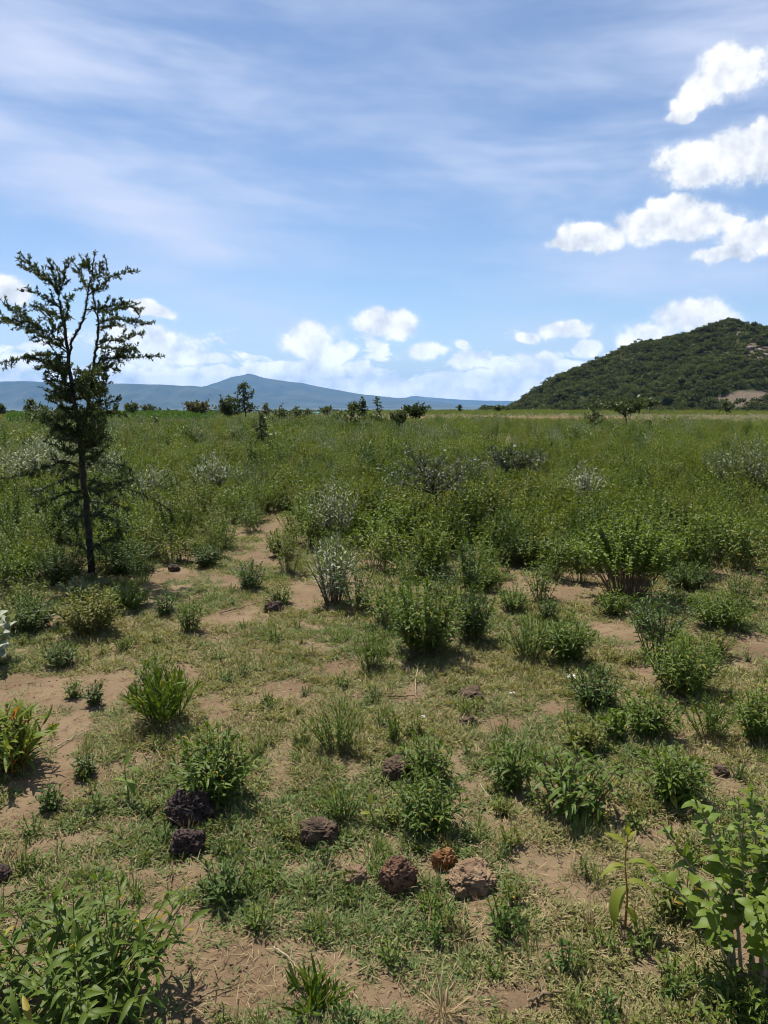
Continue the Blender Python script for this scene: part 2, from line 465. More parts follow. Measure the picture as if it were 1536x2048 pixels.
# ------------------------------------------------------------------ where grass grows and where the soil is bare
BARE_PX = [(170, 1372, 150, 34), (60, 1470, 130, 40), (110, 1560, 120, 40), (30, 1620, 80, 40), (410, 1430, 70, 22), (300, 1345, 60, 16),
           (470, 1230, 60, 18), (560, 1385, 60, 22), (650, 1335, 70, 16), (600, 1190, 55, 22), (1060, 1180, 60, 22), (1010, 1140, 30, 12),
           (1235, 1265, 60, 34), (1275, 1350, 50, 22), (1110, 1420, 40, 24), (1500, 1290, 70, 40), (980, 1460, 60, 26), (440, 1960, 130, 60),
           (700, 1990, 130, 50), (870, 2025, 90, 30), (330, 1780, 90, 22), (1440, 1560, 70, 28), (1260, 1560, 30, 30), (1320, 1650, 60, 20),
           (560, 1060, 24, 26), (520, 1100, 26, 24), (440, 1165, 40, 18), (540, 1540, 50, 26), (960, 1610, 50, 40), (40, 1690, 60, 30),
           (230, 1650, 60, 18), (940, 1110, 30, 14), (1480, 1850, 60, 40), (1050, 1960, 50, 40), (640, 1250, 40, 14), (380, 1110, 30, 14)]
_B = []
for (bx, by, bw, bh) in BARE_PX:
    c = at(bx, by); c0 = at(bx, by - bh); c1 = at(bx, by + bh)
    _B.append((c.x, c.y, bw / FPX * math.hypot(c.y, CAMZ), abs(c0.y - c1.y) / 2))
EXTRA_GRASS = [(180, 1590, 110, 40), (860, 1850, 260, 60), (560, 1250, 150, 50), (1050, 1850, 250, 90), (620, 1760, 150, 60), (160, 1780, 150, 30)]
_G = []
for (bx, by, bw, bh) in EXTRA_GRASS:
    c = at(bx, by); c0 = at(bx, by - bh); c1 = at(bx, by + bh)
    _G.append((c.x, c.y, bw / FPX * math.hypot(c.y, CAMZ), abs(c0.y - c1.y) / 2))


def grass_density(x, y):
    g = sm(fbm(x, y, 0.7, 4, 41), 0.26, 0.52)
    wx = x + (fbm(x, y, 0.35, 3, 77) - 0.5) * 0.5; wy = y + (fbm(x, y, 0.35, 3, 78) - 0.5) * 0.5
    for (cx, cy_, rx, ry) in _G:
        g = np.maximum(g, 0.95 * np.exp(-((wx - cx) / rx) ** 2 - ((wy - cy_) / ry) ** 2))
    for (cx, cy_, rx, ry) in _B:
        g = g - 1.1 * np.exp(-(((wx - cx) / rx) ** 2 + ((wy - cy_) / ry) ** 2) ** 1.5)
    return np.clip(g, 0.0, 1)


def red_soil(x, y):
    r = np.hypot(x, y); a = np.arctan2(x, y)
    m = sm(r, 48, 60) * (1 - sm(r, 84, 96)) * sm(a, -0.03, 0.06) * (1 - sm(a, 0.26, 0.37))
    m = np.maximum(m, sm(r, 56, 60) * (1 - sm(r, 64, 70)) * sm(a, -0.30, -0.27) * (1 - sm(a, -0.22, -0.19)) * 1.3)
    m = np.maximum(m, sm(r, 66, 72) * (1 - sm(r, 84, 90)) * sm(a, -0.12, -0.09) * (1 - sm(a, -0.05, -0.02)))
    return np.clip(m * sm(fbm(x, y * 0.45, 7.0, 3, 55), 0.36, 0.58), 0, 1)


# ------------------------------------------------------------------ ground, one sheet out to the horizon
def build_ground():
    r1 = 0.35 * 1.0095 ** np.arange(0, 400)
    r2 = r1[-1] * 1.04 ** np.arange(1, 1000); r2 = r2[r2 < 30000]
    rr = np.concatenate([r1, r2])
    th = np.concatenate([np.arange(-44, 44.01, 0.25), np.arange(47, 316, 3.0)]) * math.pi / 180
    nr, nt = len(rr), len(th)
    X = rr[:, None] * np.sin(th)[None, :]; Y = rr[:, None] * np.cos(th)[None, :]
    Z = ground_z(X, Y)
    V = np.stack([X, Y, Z], -1).reshape(-1, 3)
    i, j = np.meshgrid(np.arange(nr - 1), np.arange(nt), indexing='ij'); j2 = (j + 1) % nt
    Q = np.stack([i * nt + j, (i + 1) * nt + j, (i + 1) * nt + j2, i * nt + j2], -1).reshape(-1, 4)
    mb = MB(); mb.add(V, None, Q)
    c0 = len(V); mb.add([[0, 0, float(Z[0].mean())]])
    mb.T.append(np.array([[c0, b_, (b_ + 1) % nt] for b_ in range(nt)]))
    m, k, out = mat('ground')
    geo = k.new('ShaderNodeNewGeometry'); P = geo.outputs['Position']
    def attr(n):
        return k.new('ShaderNodeAttribute', attribute_name=n).outputs['Fac']
    g, red, far, fld = attr('grass'), attr('red'), attr('far'), attr('field')
    n1 = k.noise(P, 1.7, 5, 0.6); n2 = k.noise(P, 14.0, 6, 0.65); n3 = k.noise(P, 90.0, 5, 0.7)
    soil = k.mix(k.sstep(n1, 0.32, 0.68), (0.125, 0.083, 0.046, 1), (0.188, 0.133, 0.078, 1))
    soil = k.mix(k.sstep(n2, 0.52, 0.74), soil, (0.094, 0.056, 0.032, 1))
    soil = k.mix(k.m('MULTIPLY', k.sstep(n3, 0.5, 0.75), 0.45), soil, (0.225, 0.155, 0.102, 1))
    litter = k.mix(k.sstep(n3, 0.35, 0.65), (0.112, 0.086, 0.044, 1), (0.190, 0.155, 0.083, 1))
    c = k.mix(k.m('MULTIPLY', g, 0.7), soil, litter)
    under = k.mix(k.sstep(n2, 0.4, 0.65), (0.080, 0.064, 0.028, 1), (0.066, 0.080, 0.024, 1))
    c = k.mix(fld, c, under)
    c = k.mix(red, c, k.mix(k.sstep(n1, 0.35, 0.65), (0.135, 0.078, 0.042, 1), (0.19, 0.12, 0.062, 1)))
    pf = k.v('MULTIPLY', P, (0.0009, 0.0022, 0.0))
    f1 = k.noise(pf, 1.0, 7, 0.6); f2 = k.noise(P, 0.02, 5, 0.7)
    plain = k.mix(k.sstep(f1, 0.38, 0.62), (0.045, 0.060, 0.028, 1), (0.105, 0.108, 0.056, 1))
    plain = k.mix(k.sstep(f2, 0.5, 0.62), plain, (0.040, 0.055, 0.024, 1))
    c = k.mix(far, c, plain)
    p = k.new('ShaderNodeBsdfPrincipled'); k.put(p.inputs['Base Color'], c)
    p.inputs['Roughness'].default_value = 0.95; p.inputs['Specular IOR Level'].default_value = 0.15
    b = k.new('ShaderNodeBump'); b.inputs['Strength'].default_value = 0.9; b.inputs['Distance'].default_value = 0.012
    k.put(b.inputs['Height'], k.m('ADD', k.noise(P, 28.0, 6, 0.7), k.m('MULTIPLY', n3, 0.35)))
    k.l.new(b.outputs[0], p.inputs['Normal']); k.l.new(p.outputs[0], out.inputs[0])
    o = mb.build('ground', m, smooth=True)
    me = o.data
    co = np.empty(len(me.vertices) * 3); me.vertices.foreach_get('co', co); co = co.reshape(-1, 3)
    x, y = co[:, 0], co[:, 1]; r = np.hypot(x, y); a = np.arctan2(x, np.maximum(y, 1e-6))
    edge = 88 + 40 * sm(a, -0.14, 0.06)
    vals = {'grass': np.where(r < 30, grass_density(x, y), 0.5), 'red': red_soil(x, y), 'far': sm(r, edge + 50, edge + 220),
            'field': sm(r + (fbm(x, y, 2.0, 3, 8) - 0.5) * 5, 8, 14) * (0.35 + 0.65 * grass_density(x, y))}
    for n_, v_ in vals.items():
        at_ = me.attributes.new(n_, 'FLOAT', 'POINT'); at_.data.foreach_set('value', v_.astype(np.float32))
    tag(o, 'reddish brown soil with short dry grass running out to the plain', 'ground', kind='structure')
    return o


build_ground()


# ------------------------------------------------------------------ distant mountains
def ridge_mat(name, c1, c2, s):
    m, k, out = mat(name)
    geo = k.new('ShaderNodeNewGeometry')
    n = k.noise(geo.outputs['Position'], s, 7, 0.62); n2 = k.noise(geo.outputs['Position'], s * 9, 5, 0.6)
    c = k.mix(k.sstep(n, 0.36, 0.64), c1, c2)
    c = k.mix(k.m('MULTIPLY', k.sstep(n2, 0.5, 0.66), 0.6), c, (0.035, 0.048, 0.022, 1))
    p = k.new('ShaderNodeBsdfPrincipled'); k.put(p.inputs['Base Color'], c)
    p.inputs['Roughness'].default_value = 1.0; p.inputs['Specular IOR Level'].default_value = 0.05
    k.l.new(p.outputs[0], out.inputs[0])
    return m


def range_(name, label, prof_px, dist, half, seed, m, base=-125.0, gully=0.16, gscale=900.0, nx=420, ny=80, power=1.5, tail=0.0):
    """a heightfield mountain whose skyline follows the given photo pixels at the given distance"""
    pts = []
    for (px, py) in prof_px:
        d = ray(px, py); t = dist / d[1]
        pts.append((d[0] * t, CAMZ + d[2] * t))
    pts = np.array(pts)
    xs = np.linspace(pts[0, 0], pts[-1, 0], nx); H = np.interp(xs, pts[:, 0], pts[:, 1])
    ker = np.array([1, 2, 3, 2, 1]) / 9.0
    H = H + (fbm(xs, xs * 0, gscale * .35, 3, seed + 2) - .5) * (H - base) * .035
    ys = np.linspace(-1, 1, ny)
    X, U = np.meshgrid(xs, ys, indexing='ij')
    fall = np.clip(1 - np.abs(U), 0, 1) ** power
    g = fbm(X, U * half * 0.22, gscale, 4, seed) - 0.5
    ridg = 1 - np.abs(2 * fbm(X, U * half * 0.12, gscale * 0.55, 4, seed + 5) - 1)
    mid = 4 * fall * (1 - fall)
    Z = base + (H[:, None] - base) * np.clip(fall + (g * gully * 1.6 + (ridg - 0.75) * gully) * mid, 0, 1.0)
    Y = dist + U * half
    V = np.stack([X, Y, Z], -1).reshape(-1, 3)
    i, j = np.meshgrid(np.arange(nx - 1), np.arange(ny - 1), indexing='ij')
    Q = np.stack([i * ny + j, (i + 1) * ny + j, (i + 1) * ny + j + 1, i * ny + j + 1], -1).reshape(-1, 4)
    mb = MB(); mb.add(V, None, Q)
    o = mb.build(name, m, smooth=True)
    return tag(o, label, 'mountain', kind='structure')


MR = ridge_mat('scrub_covered_mountain', (0.035, 0.045, 0.026, 1), (0.075, 0.080, 0.048, 1), 0.0016)
range_('mountain', 'distant blue volcano with a pointed peak above the plain',
       [(150, 806), (280, 793), (340, 785), (415, 771), (440, 762), (465, 753), (487, 748.5), (497, 745), (507, 748), (519, 752), (530, 755), (548, 758), (575, 762), (603, 765), (630, 771), (660, 777), (700, 784),
        (730, 789), (760, 792), (800, 796), (850, 801), (900, 806)], 19000, 5200, 11, MR, gully=0.15, gscale=800)
range_('escarpment', 'long level blue escarpment at the far left',
       [(-900, 790), (-600, 772), (-300, 764), (-100, 763), (0, 762), (50, 761), (90, 763), (200, 766), (290, 767), (380, 771), (420, 774), (450, 781), (490, 792), (540, 804), (560, 810)], 15500, 2300, 31, MR,
       gully=0.30, gscale=520, power=1.1)
range_('distant_ridge', 'low pale blue ridge beside the far plain behind the hill',
       [(560, 808), (700, 801), (780, 797), (812, 795), (822, 792), (832, 791.5), (850, 794), (880, 796), (920, 799), (970, 801), (1040, 802), (1200, 801), (1500, 799), (1900, 796), (2300, 805)], 27000, 2200, 51, MR, gully=0.2, gscale=1200)

# ------------------------------------------------------------------ bushy hill on the right
HILL_PX = [(1012, 826), (1030, 817), (1060, 797), (1100, 770), (1150, 749), (1200, 724), (1240, 706), (1280, 692), (1330, 690), (1380, 674), (1420, 662), (1450, 649), (1490, 652), (1536, 668),
           (1620, 690), (1720, 700), (1850, 735), (2000, 790), (2150, 826)]
HY = 620.0
_hp = []
for (px, py) in HILL_PX:
    d = ray(px, py); t = HY / d[1]; _hp.append((d[0] * t, CAMZ + d[2] * t))
_hp = np.array(_hp)


def hill_z(x, y):
    x = np.asarray(x, float); y = np.asarray(y, float)
    top = np.interp(x - np.maximum(0, y - HY) * .19, _hp[:, 0], _hp[:, 1])
    g0 = -13.0
    t = np.clip((y - 410) / (HY - 410), 0, 1); back = np.clip((y - HY) / 330, 0, 1)
    pr = np.where(y <= HY, t ** 0.92, (1 - back ** 1.6))
    nz = (fbm(x, y, 42.0, 4, 61) - 0.5) * 17 + (fbm(x, y, 11.0, 3, 62) - 0.5) * 5
    return g0 + (top - g0) * pr + nz * np.clip(4 * pr * (1 - pr), 0, 1) * np.clip((top - g0) / 30, 0, 1)


def scree(x, y):
    """bare gravel scar low on the slope, and rocky ground near the top right"""
    px, py = project(x, y, hill_z(x, y))
    wob = (fbm(x, y, 8.0, 3, 64) - 0.5) * 24
    a = 1 - sm(((px + wob - 1485) / 62) ** 2 + ((py + wob * 0.4 - 798 + (px - 1485) * 0.12) / 17) ** 2, 0.7, 1.1)
    b = (1 - sm(((px + wob - 1530) / 45) ** 2 + ((py + wob - 705) / 36) ** 2, 0.6, 1.1)) * 0.8
    return np.maximum(a, b), a, b


def build_hill():
    nx, ny = 210, 150
    xs = np.linspace(_hp[0, 0], _hp[-1, 0], nx); ys = np.linspace(410, 950, ny)
    X, Y = np.meshgrid(xs, ys, indexing='ij'); X = X + np.maximum(0, Y - HY) * .19; Z = hill_z(X, Y)
    V = np.stack([X, Y, Z], -1).reshape(-1, 3)
    i, j = np.meshgrid(np.arange(nx - 1), np.arange(ny - 1), indexing='ij')
    Q = np.stack([i * ny + j, (i + 1) * ny + j, (i + 1) * ny + j + 1, i * ny + j + 1], -1).reshape(-1, 4)
    mb = MB(); mb.add(V, None, Q)
    m, k, out = mat('hill_ground')
    geo = k.new('ShaderNodeNewGeometry'); P = geo.outputs['Position']
    s = k.new('ShaderNodeAttribute', attribute_name='scree').outputs['Fac']
    n = k.noise(P, 0.12, 6, 0.65); n2 = k.noise(P, 0.9, 5, 0.6)
    c = k.mix(k.sstep(n, 0.38, 0.62), (0.026, 0.034, 0.010, 1), (0.052, 0.058, 0.018, 1))
    gr = k.mix(k.sstep(n2, 0.35, 0.7), (0.095, 0.074, 0.054, 1), (0.145, 0.110, 0.080, 1))
    c = k.mix(s, c, gr)
    p = k.new('ShaderNodeBsdfPrincipled'); k.put(p.inputs['Base Color'], c); p.inputs['Roughness'].default_value = 1.0
    p.inputs['Specular IOR Level'].default_value = 0.1
    k.l.new(p.outputs[0], out.inputs[0])
    o = mb.build('hill', m, smooth=True)
    at_ = o.data.attributes.new('scree', 'FLOAT', 'POINT')
    at_.data.foreach_set('value', scree(V[:, 0], V[:, 1])[0].astype(np.float32))
    tag(o, 'steep bush covered hill rising at the right', 'hill', kind='structure')


build_hill()

# ------------------------------------------------------------------ the hazy air
def build_haze():
    lo = np.array([-31000, -31000, -140.0]); hi = np.array([31000, 31000, 960.0])
    V = [[(lo, hi)[i][0], (lo, hi)[j][1], (lo, hi)[l][2]] for i in (0, 1) for j in (0, 1) for l in (0, 1)]
    mb = MB(); mb.add(V, None, [(0, 1, 3, 2), (4, 6, 7, 5), (0, 4, 5, 1), (2, 3, 7, 6), (0, 2, 6, 4), (1, 5, 7, 3)])
    m, k, out = mat('haze')
    v = k.new('ShaderNodeVolumePrincipled')
    v.inputs['Color'].default_value = HAZE_COL + (1,); v.inputs['Density'].default_value = HAZE_D
    v.inputs['Anisotropy'].default_value = 0.0
    k.l.new(v.outputs[0], out.inputs['Volume'])
    o = mb.build('haze', m)
    tag(o, 'thin blue haze over the far plain and mountains', 'haze', kind='stuff')


HAZE_COL, HAZE_D = (0.25, 0.54, 1.0), 3.5e-5
build_haze()

# ------------------------------------------------------------------ plant builders
UP = np.array([0, 0, 1.0])


def bez(a, b, c, t):
    t = np.asarray(t)[:, None]
    return a * (1 - t) ** 2 + 2 * b * t * (1 - t) + c * t * t


def herb_geo(rs, h, w, leaf=0.06, lw=0.016, nst=16, droop=0.5, low=0.2, elev=0.5, step=0.45, up_tip=1, lean=(0, 0), rad=0.0022, wander=0.12, jit=0.5):
    """a clump of leafy stems with opposite leaves: returns a stem MB and leaf arrays"""
    st = MB(); P = []; D = []; N = []; L = []
    for i in range(nst):
        u = math.sqrt((i + rs.random()) / nst); th = i * 2.399 + rs.normal() * 0.35
        rr = u * w / 2
        out = np.array([math.cos(th), math.sin(th), 0])
        hh = h * (1 - 0.34 * u * u) * (0.78 + 0.22 * rs.random()) if i else h
        base = out * rr * 0.28 + rs.normal(size=3) * [w * .02, w * .02, 0]; base[2] = -0.012
        tip = out * rr + np.array([lean[0] * h, lean[1] * h, hh]) + rs.normal(size=3) * [w * .03, w * .03, 0]
        mid = base * 0.6 + tip * 0.4 + np.array([0, 0, hh * 0.16]) + rs.normal(size=3) * [w * wander * .5, w * wander * .5, 0]
        ln = np.linalg.norm(tip - base)
        tube(st, bez(base, mid, tip, np.linspace(0, 1, 5)), np.linspace(rad * 1.3, rad * 0.5, 5) * (0.8 + 0.4 * rs.random()), 4)
        n = max(3, int(ln * (1 - low) / (leaf * step)))
        ts = low + (1 - low) * (np.arange(n) + rs.random() * 0.6) / n
        C = bez(base, mid, tip, np.clip(ts, 0, 1)); T = norm(bez(base, mid, tip, np.clip(ts, 0, 1) + 0.02) - C)
        a0 = rs.random() * 6.28
        for q in range(n):
            f = ts[q]
            for s in (0, math.pi):
                if rs.random() < 0.10: continue
                a = a0 + q * 1.62 + s + rs.normal() * 0.42
                e = elev + (0.55 * max(0, f - 0.75) / 0.25 if up_tip else 0) + rs.normal() * 0.32
                rad_ = np.array([math.cos(a), math.sin(a), 0])
                d = rad_ * math.cos(e) + T[q] * math.sin(e)
                P.append(C[q]); D.append(d); N.append(UP * math.cos(e) * 1.0 + T[q] * 0.3 - rad_ * math.sin(e) + rs.normal(size=3) * 0.25)
                L.append(leaf * (0.62 + 0.5 * math.sin(min(1, 0.25 + f * 0.75) * math.pi * 0.9) ** 0.7) * (0.75 + 0.5 * rs.random() * jit * 2))
        # terminal bud leaves
        for q in range(3):
            a = rs.random() * 6.28; e = 1.05
            rad_ = np.array([math.cos(a), math.sin(a), 0])
            P.append(tip); D.append(rad_ * math.cos(e) + UP * math.sin(e)); N.append(UP * .5 - rad_ * .8); L.append(leaf * 0.5)
    P, D, N, L = map(np.array, (P, D, N, L))
    return st, dict(P=P, D=D, N=N, L=L, W=L * (lw / leaf), droop=np.clip(rs.normal(droop, 0.15, len(P)), 0, 1.1), rnd=rs.random(len(P)))


def make_plant(name, label, cat, geo, leaf_m, stem_m, loc=(0, 0, 0), rz=0, shape='lance', fine=True, group=None, fold=0.22):
    st, lf = geo
    t = thing(name, label, cat, loc, rz, group)
    st.build('stem', stem_m, t)
    mb = MB()
    if fine: leaf_geo(mb, lf['P'], lf['D'], lf['N'], lf['L'], lf['W'], lf['droop'], lf['rnd'], fold, shape)
    else: quad_geo(mb, lf['P'], lf['D'], lf['N'], lf['L'], lf['W'], lf['rnd'])
    mb.build('foliage', leaf_m, t, kind='stuff')
    return t


_leaf_cache = {}


def leaf_variants(shape, m, fold, aspect):
    key = (shape, m.name, fold, round(aspect, 3))
    if key not in _leaf_cache:
        out = []
        for i in range(10):
            mb = MB(); d = [0.15, 0.5, 0.95][i % 3]
            n = 1
            # a finer leaf than the joined ones: five cross sections
            ts = np.array([0, .12, .3, .5, .72, .9, 1.0])
            ws = {'lance': [.06, .6, .96, 1.0, .72, .3, .02], 'round': [.06, .68, 1.0, .98, .82, .45, .03], 'strap': [.5, .9, 1.0, .95, .75, .4, .03]}[shape]
            x = ts * (1 - 0.22 * d * ts); z = 0.10 * ts - 0.72 * d * ts * ts
            V = []
            for q in range(7):
                hw = ws[q] * aspect / 2
                V += [(x[q], hw, z[q] + fold * hw * 2), (x[q], 0, z[q]), (x[q], -hw, z[q] + fold * hw * 2)]
            Q = []
            for q in range(6):
                for s in (0, 1):
                    Q.append((q * 3 + s, q * 3 + s + 1, q * 3 + s + 4, q * 3 + s + 3))
            mb.add(V, None, [tuple(reversed(f)) for f in Q], np.full(21, (i * 0.618) % 0.9 if i < 9 else 0.99))
            out.append(mb.mesh('leaf', m, True))
        _leaf_cache[key] = out
    return _leaf_cache[key]


def make_plant_leaves(name, label, cat, geo, leaf_m, stem_m, loc, rz=0, shape='lance', fold=0.22, limit=300):
    """like make_plant, but each of the large leaves is a part of its own"""
    st, lf = geo
    t = thing(name, label, cat, loc, rz)
    st.build('stem', stem_m, t)
    n = len(lf['P']); order = np.argsort(-lf['L']); sep = order[:limit]; rest = order[limit:]
    asp = float(np.mean(lf['W'] / lf['L'])); var = leaf_variants(shape, leaf_m, fold, asp)
    for i in sep:
        D = norm(lf['D'][i]); S = norm(np.cross(lf['N'][i], D)); Nn = np.cross(D, S); Li = float(lf['L'][i])
        dv = 0 if lf['droop'][i] < 0.3 else (1 if lf['droop'][i] < 0.62 else 2)
        me = var[dv + 3 * int(lf['rnd'][i] * 2.999)] if lf['rnd'][i] < .972 else var[9]
        o = bpy.data.objects.new('leaf', me); col.objects.link(o); o.parent = t
        mt = Matrix(((D[0] * Li, S[0] * Li, Nn[0] * Li, lf['P'][i][0]), (D[1] * Li, S[1] * Li, Nn[1] * Li, lf['P'][i][1]), (D[2] * Li, S[2] * Li, Nn[2] * Li, lf['P'][i][2]), (0, 0, 0, 1)))
        o.matrix_local = mt
    if len(rest):
        mb = MB(); leaf_geo(mb, lf['P'][rest], lf['D'][rest], lf['N'][rest], lf['L'][rest], lf['W'][rest], lf['droop'][rest], lf['rnd'][rest], fold, shape)
        mb.build('small_foliage', leaf_m, t, kind='stuff')
    return t


def tufts(mb, rs, C, T, n, L, W, spread=1.0, upb=0.35, fine=False):
    """bunches of small leaflets at points C along twigs of direction T"""
    C = np.repeat(C, n, 0); T = np.repeat(T, n, 0); m = len(C)
    d = norm(unit(rs, m) * spread + T * 0.5 + UP * upb)
    ll = L * (0.6 + 0.8 * rs.random(m))
    nn = norm(unit(rs, m) * 0.8 + UP)
    if fine: leaf_geo(mb, C, d, nn, ll, W * (ll / L), 0.25, rs.random(m), 0.1, 'lance')
    else: quad_geo(mb, C, d, nn, ll, W * (ll / L), rs.random(m))


def resample(pts, step):
    pts = np.asarray(pts, float)
    seg = np.linalg.norm(np.diff(pts, axis=0), axis=1); s = np.concatenate([[0], np.cumsum(seg)])
    t = np.arange(0, s[-1], step)
    return np.stack([np.interp(t, s, pts[:, i]) for i in range(3)], 1)


def smooth_path(pts, n=14):
    """Catmull-Rom through the points"""
    P = np.asarray(pts, float)
    if len(P) < 3:
        t = np.linspace(0, 1, n)[:, None]; return P[0] * (1 - t) + P[-1] * t
    P = np.vstack([2 * P[0] - P[1], P, 2 * P[-1] - P[-2]]); out = []
    per = max(3, n // (len(P) - 3))
    for i in range(1, len(P) - 2):
        for t in np.linspace(0, 1, per, endpoint=(i == len(P) - 3)):
            a, b, c, d = P[i - 1], P[i], P[i + 1], P[i + 2]
            out.append(0.5 * (2 * b + (c - a) * t + (2 * a - 5 * b + 4 * c - d) * t * t + (3 * b - a - 3 * c + d) * t ** 3))
    return np.array(out)


def acacia_geo(rs, h, w, style='tier', leaf=0.05, dens=1.0, trunk_r=None, bare=0.25):
    """small thorn tree: returns wood MB and crown MB. Styles: tier, bushy, sparse, umbrella, round"""
    wood = MB(); cr = MB(); tr = trunk_r or h * 0.014
    lean = rs.normal(size=2) * 0.05 * h
    zz = np.linspace(0, 1, 7)
    top = 0.97 if style in ('tier', 'sparse') else 0.62
    tp = np.stack([lean[0] * zz ** 1.5 + rs.normal(size=7) * 0.012 * h * (zz > 0), lean[1] * zz ** 1.5 + rs.normal(size=7) * 0.012 * h * (zz > 0), h * top * zz - 0.02], 1)
    tube(wood, smooth_path(tp, 14), np.linspace(tr * 1.25, tr * (0.2 if top > .9 else .6), len(smooth_path(tp, 14))), 6)
    TC = []; TT = []
    nb = {'tier': 20, 'sparse': 12, 'bushy': 30, 'umbrella': 22, 'round': 34}[style]
    for i in range(nb):
        f = bare + (1 - bare) * (i + 0.5) / nb
        a = i * 2.4 + rs.normal() * 0.4
        if style == 'tier':
            r = w / 2 * (1.05 - 0.62 * ((f - bare) / (1 - bare))) * (0.55 + 0.5 * rs.random()); rise = 0.12 * r
            z0 = f * h * 0.95
        elif style == 'sparse':
            r = w / 2 * (1.1 - 0.7 * f) * (0.6 + 0.5 * rs.random()); rise = 0.55 * r; z0 = f * h * 0.9
        elif style == 'umbrella':
            r = w / 2 * (0.35 + 0.7 * rs.random()); z0 = h * top * (0.74 + 0.26 * rs.random()); rise = h * (0.97 - 0.18 * (r / (w / 2)) ** 2) - z0
        elif style == 'round':
            r = w / 2 * math.sqrt(rs.random()) * 0.95; z0 = h * top * (bare + (1 - bare) * rs.random())
            lo = h * bare; ph = math.sqrt(max(0, 1 - (r / (w / 2)) ** 2)); mid = (h + lo) / 2
            rise = mid + (rs.random() * 1.5 - 0.5) * ph * (h - lo) / 2 - z0
        else:
            r = w / 2 * (0.3 + 0.75 * rs.random()); z0 = h * top * rs.random() * 0.8; rise = (h - z0) * (0.25 + 0.7 * rs.random()) * (1.15 - 0.6 * r / (w / 2))
        z0 = min(z0, h * top * 0.98)
        b0 = np.array([np.interp(z0, tp[:, 2], tp[:, 0]), np.interp(z0, tp[:, 2], tp[:, 1]), z0])
        e = b0 + np.array([math.cos(a) * r, math.sin(a) * r, rise])
        m = (b0 + e) / 2 + np.array([0, 0, (0.10 if style in ('tier',) else 0.0) * r]) + rs.normal(size=3) * 0.06 * r
        path = smooth_path([b0, m, e], 8)
        tube(wood, path, np.linspace(tr * 0.45, tr * 0.12, len(path)), 4)
        pts = [path]
        for s in range(3 if style != 'sparse' else 2):
            f2 = 0.35 + 0.55 * rs.random(); k_ = int(f2 * (len(path) - 1)); o = path[k_]
            dirn = norm(path[-1] - path[0]); side = norm(np.cross(dirn, UP)) * (1 if s % 2 else -1)
            e2 = o + (dirn * 0.45 + side * 0.5 + UP * rs.normal() * 0.18) * r * (0.4 + 0.3 * rs.random())
            p2 = np.linspace(0, 1, 4)[:, None] * (e2 - o) + o
            tube(wood, p2, np.linspace(tr * 0.22, tr * 0.08, 4), 3); pts.append(p2)
        for p in pts:
            c = resample(p, leaf * 1.1 / dens); n0 = int(len(c) * 0.22); c = c[n0:]
            if len(c): TC.append(c); TT.append(np.repeat(norm(p[-1] - p[0])[None], len(c), 0))
    if style in ('tier', 'sparse'):
        c = resample(tp[4:], leaf * 0.8); TC.append(c); TT.append(np.repeat(UP[None], len(c), 0))
    C = np.concatenate(TC); T = np.concatenate(TT)
    C = C + rs.normal(size=C.shape) * leaf * 0.35
    fl = {'tier': 0.12, 'umbrella': 0.2, 'sparse': .4, 'bushy': 0.35, 'round': 0.4}[style]
    tufts(cr, rs, C, T, 5, leaf, leaf * 0.42, 1.0, fl)
    return wood, cr


def make_acacia(label, px, yb, yt, wpx, style, leafpx=7, m='acacia_far', dens=1.0, bark='bark', name='acacia_tree', cat='tree', seed=0, bare=0.25, group=None, trunk_px=None):
    p, h, w = size_at(px, yb, yt, wpx); D = math.hypot(p.x, p.y)
    rs = np.random.default_rng(1000 + seed)
    wood, cr = acacia_geo(rs, h, w, style, leafpx / FPX * D, dens, (trunk_px / FPX * D / 2) if trunk_px else None, bare)
    t = thing(name, label, cat, p, 0, group)
    wood.build('trunk', M[bark], t); cr.build('crown', M[m], t, kind='stuff')
    return t


def rock_mesh(name, rs, sx, sy, sz, m, rough=0.3, sub=4, pit=0.12):
    import bmesh
    bm = bmesh.new(); bmesh.ops.create_icosphere(bm, subdivisions=sub, radius=1.0)
    off = Vector(rs.random(3) * 50)
    for v in bm.verts:
        n = v.co.normalized()
        # squarish body with broad facets
        q = Vector((math.copysign(abs(n.x) ** 0.75, n.x), math.copysign(abs(n.y) ** 0.75, n.y), math.copysign(abs(n.z) ** 0.75, n.z)))
        d = 1 + rough * mnoise.noise(n * 1.3 + off) + rough * 0.5 * mnoise.noise(n * 3.1 + off) + rough * 0.25 * mnoise.noise(n * 7 + off)
        d -= pit * max(0, mnoise.noise(n * 6.0 + off * 2) - .05) * 1.1
        d -= pit * 0.45 * max(0, mnoise.noise(n * 13 + off) - .1)
        v.co = q * d
        v.co.x *= sx; v.co.y *= sy; v.co.z *= sz
        if v.co.z < -sz * 0.55: v.co.z = -sz * 0.55 + (v.co.z + sz * .55) * 0.15
    me = bpy.data.meshes.new(name); bm.to_mesh(me); bm.free()
    me.materials.append(m)
    return me


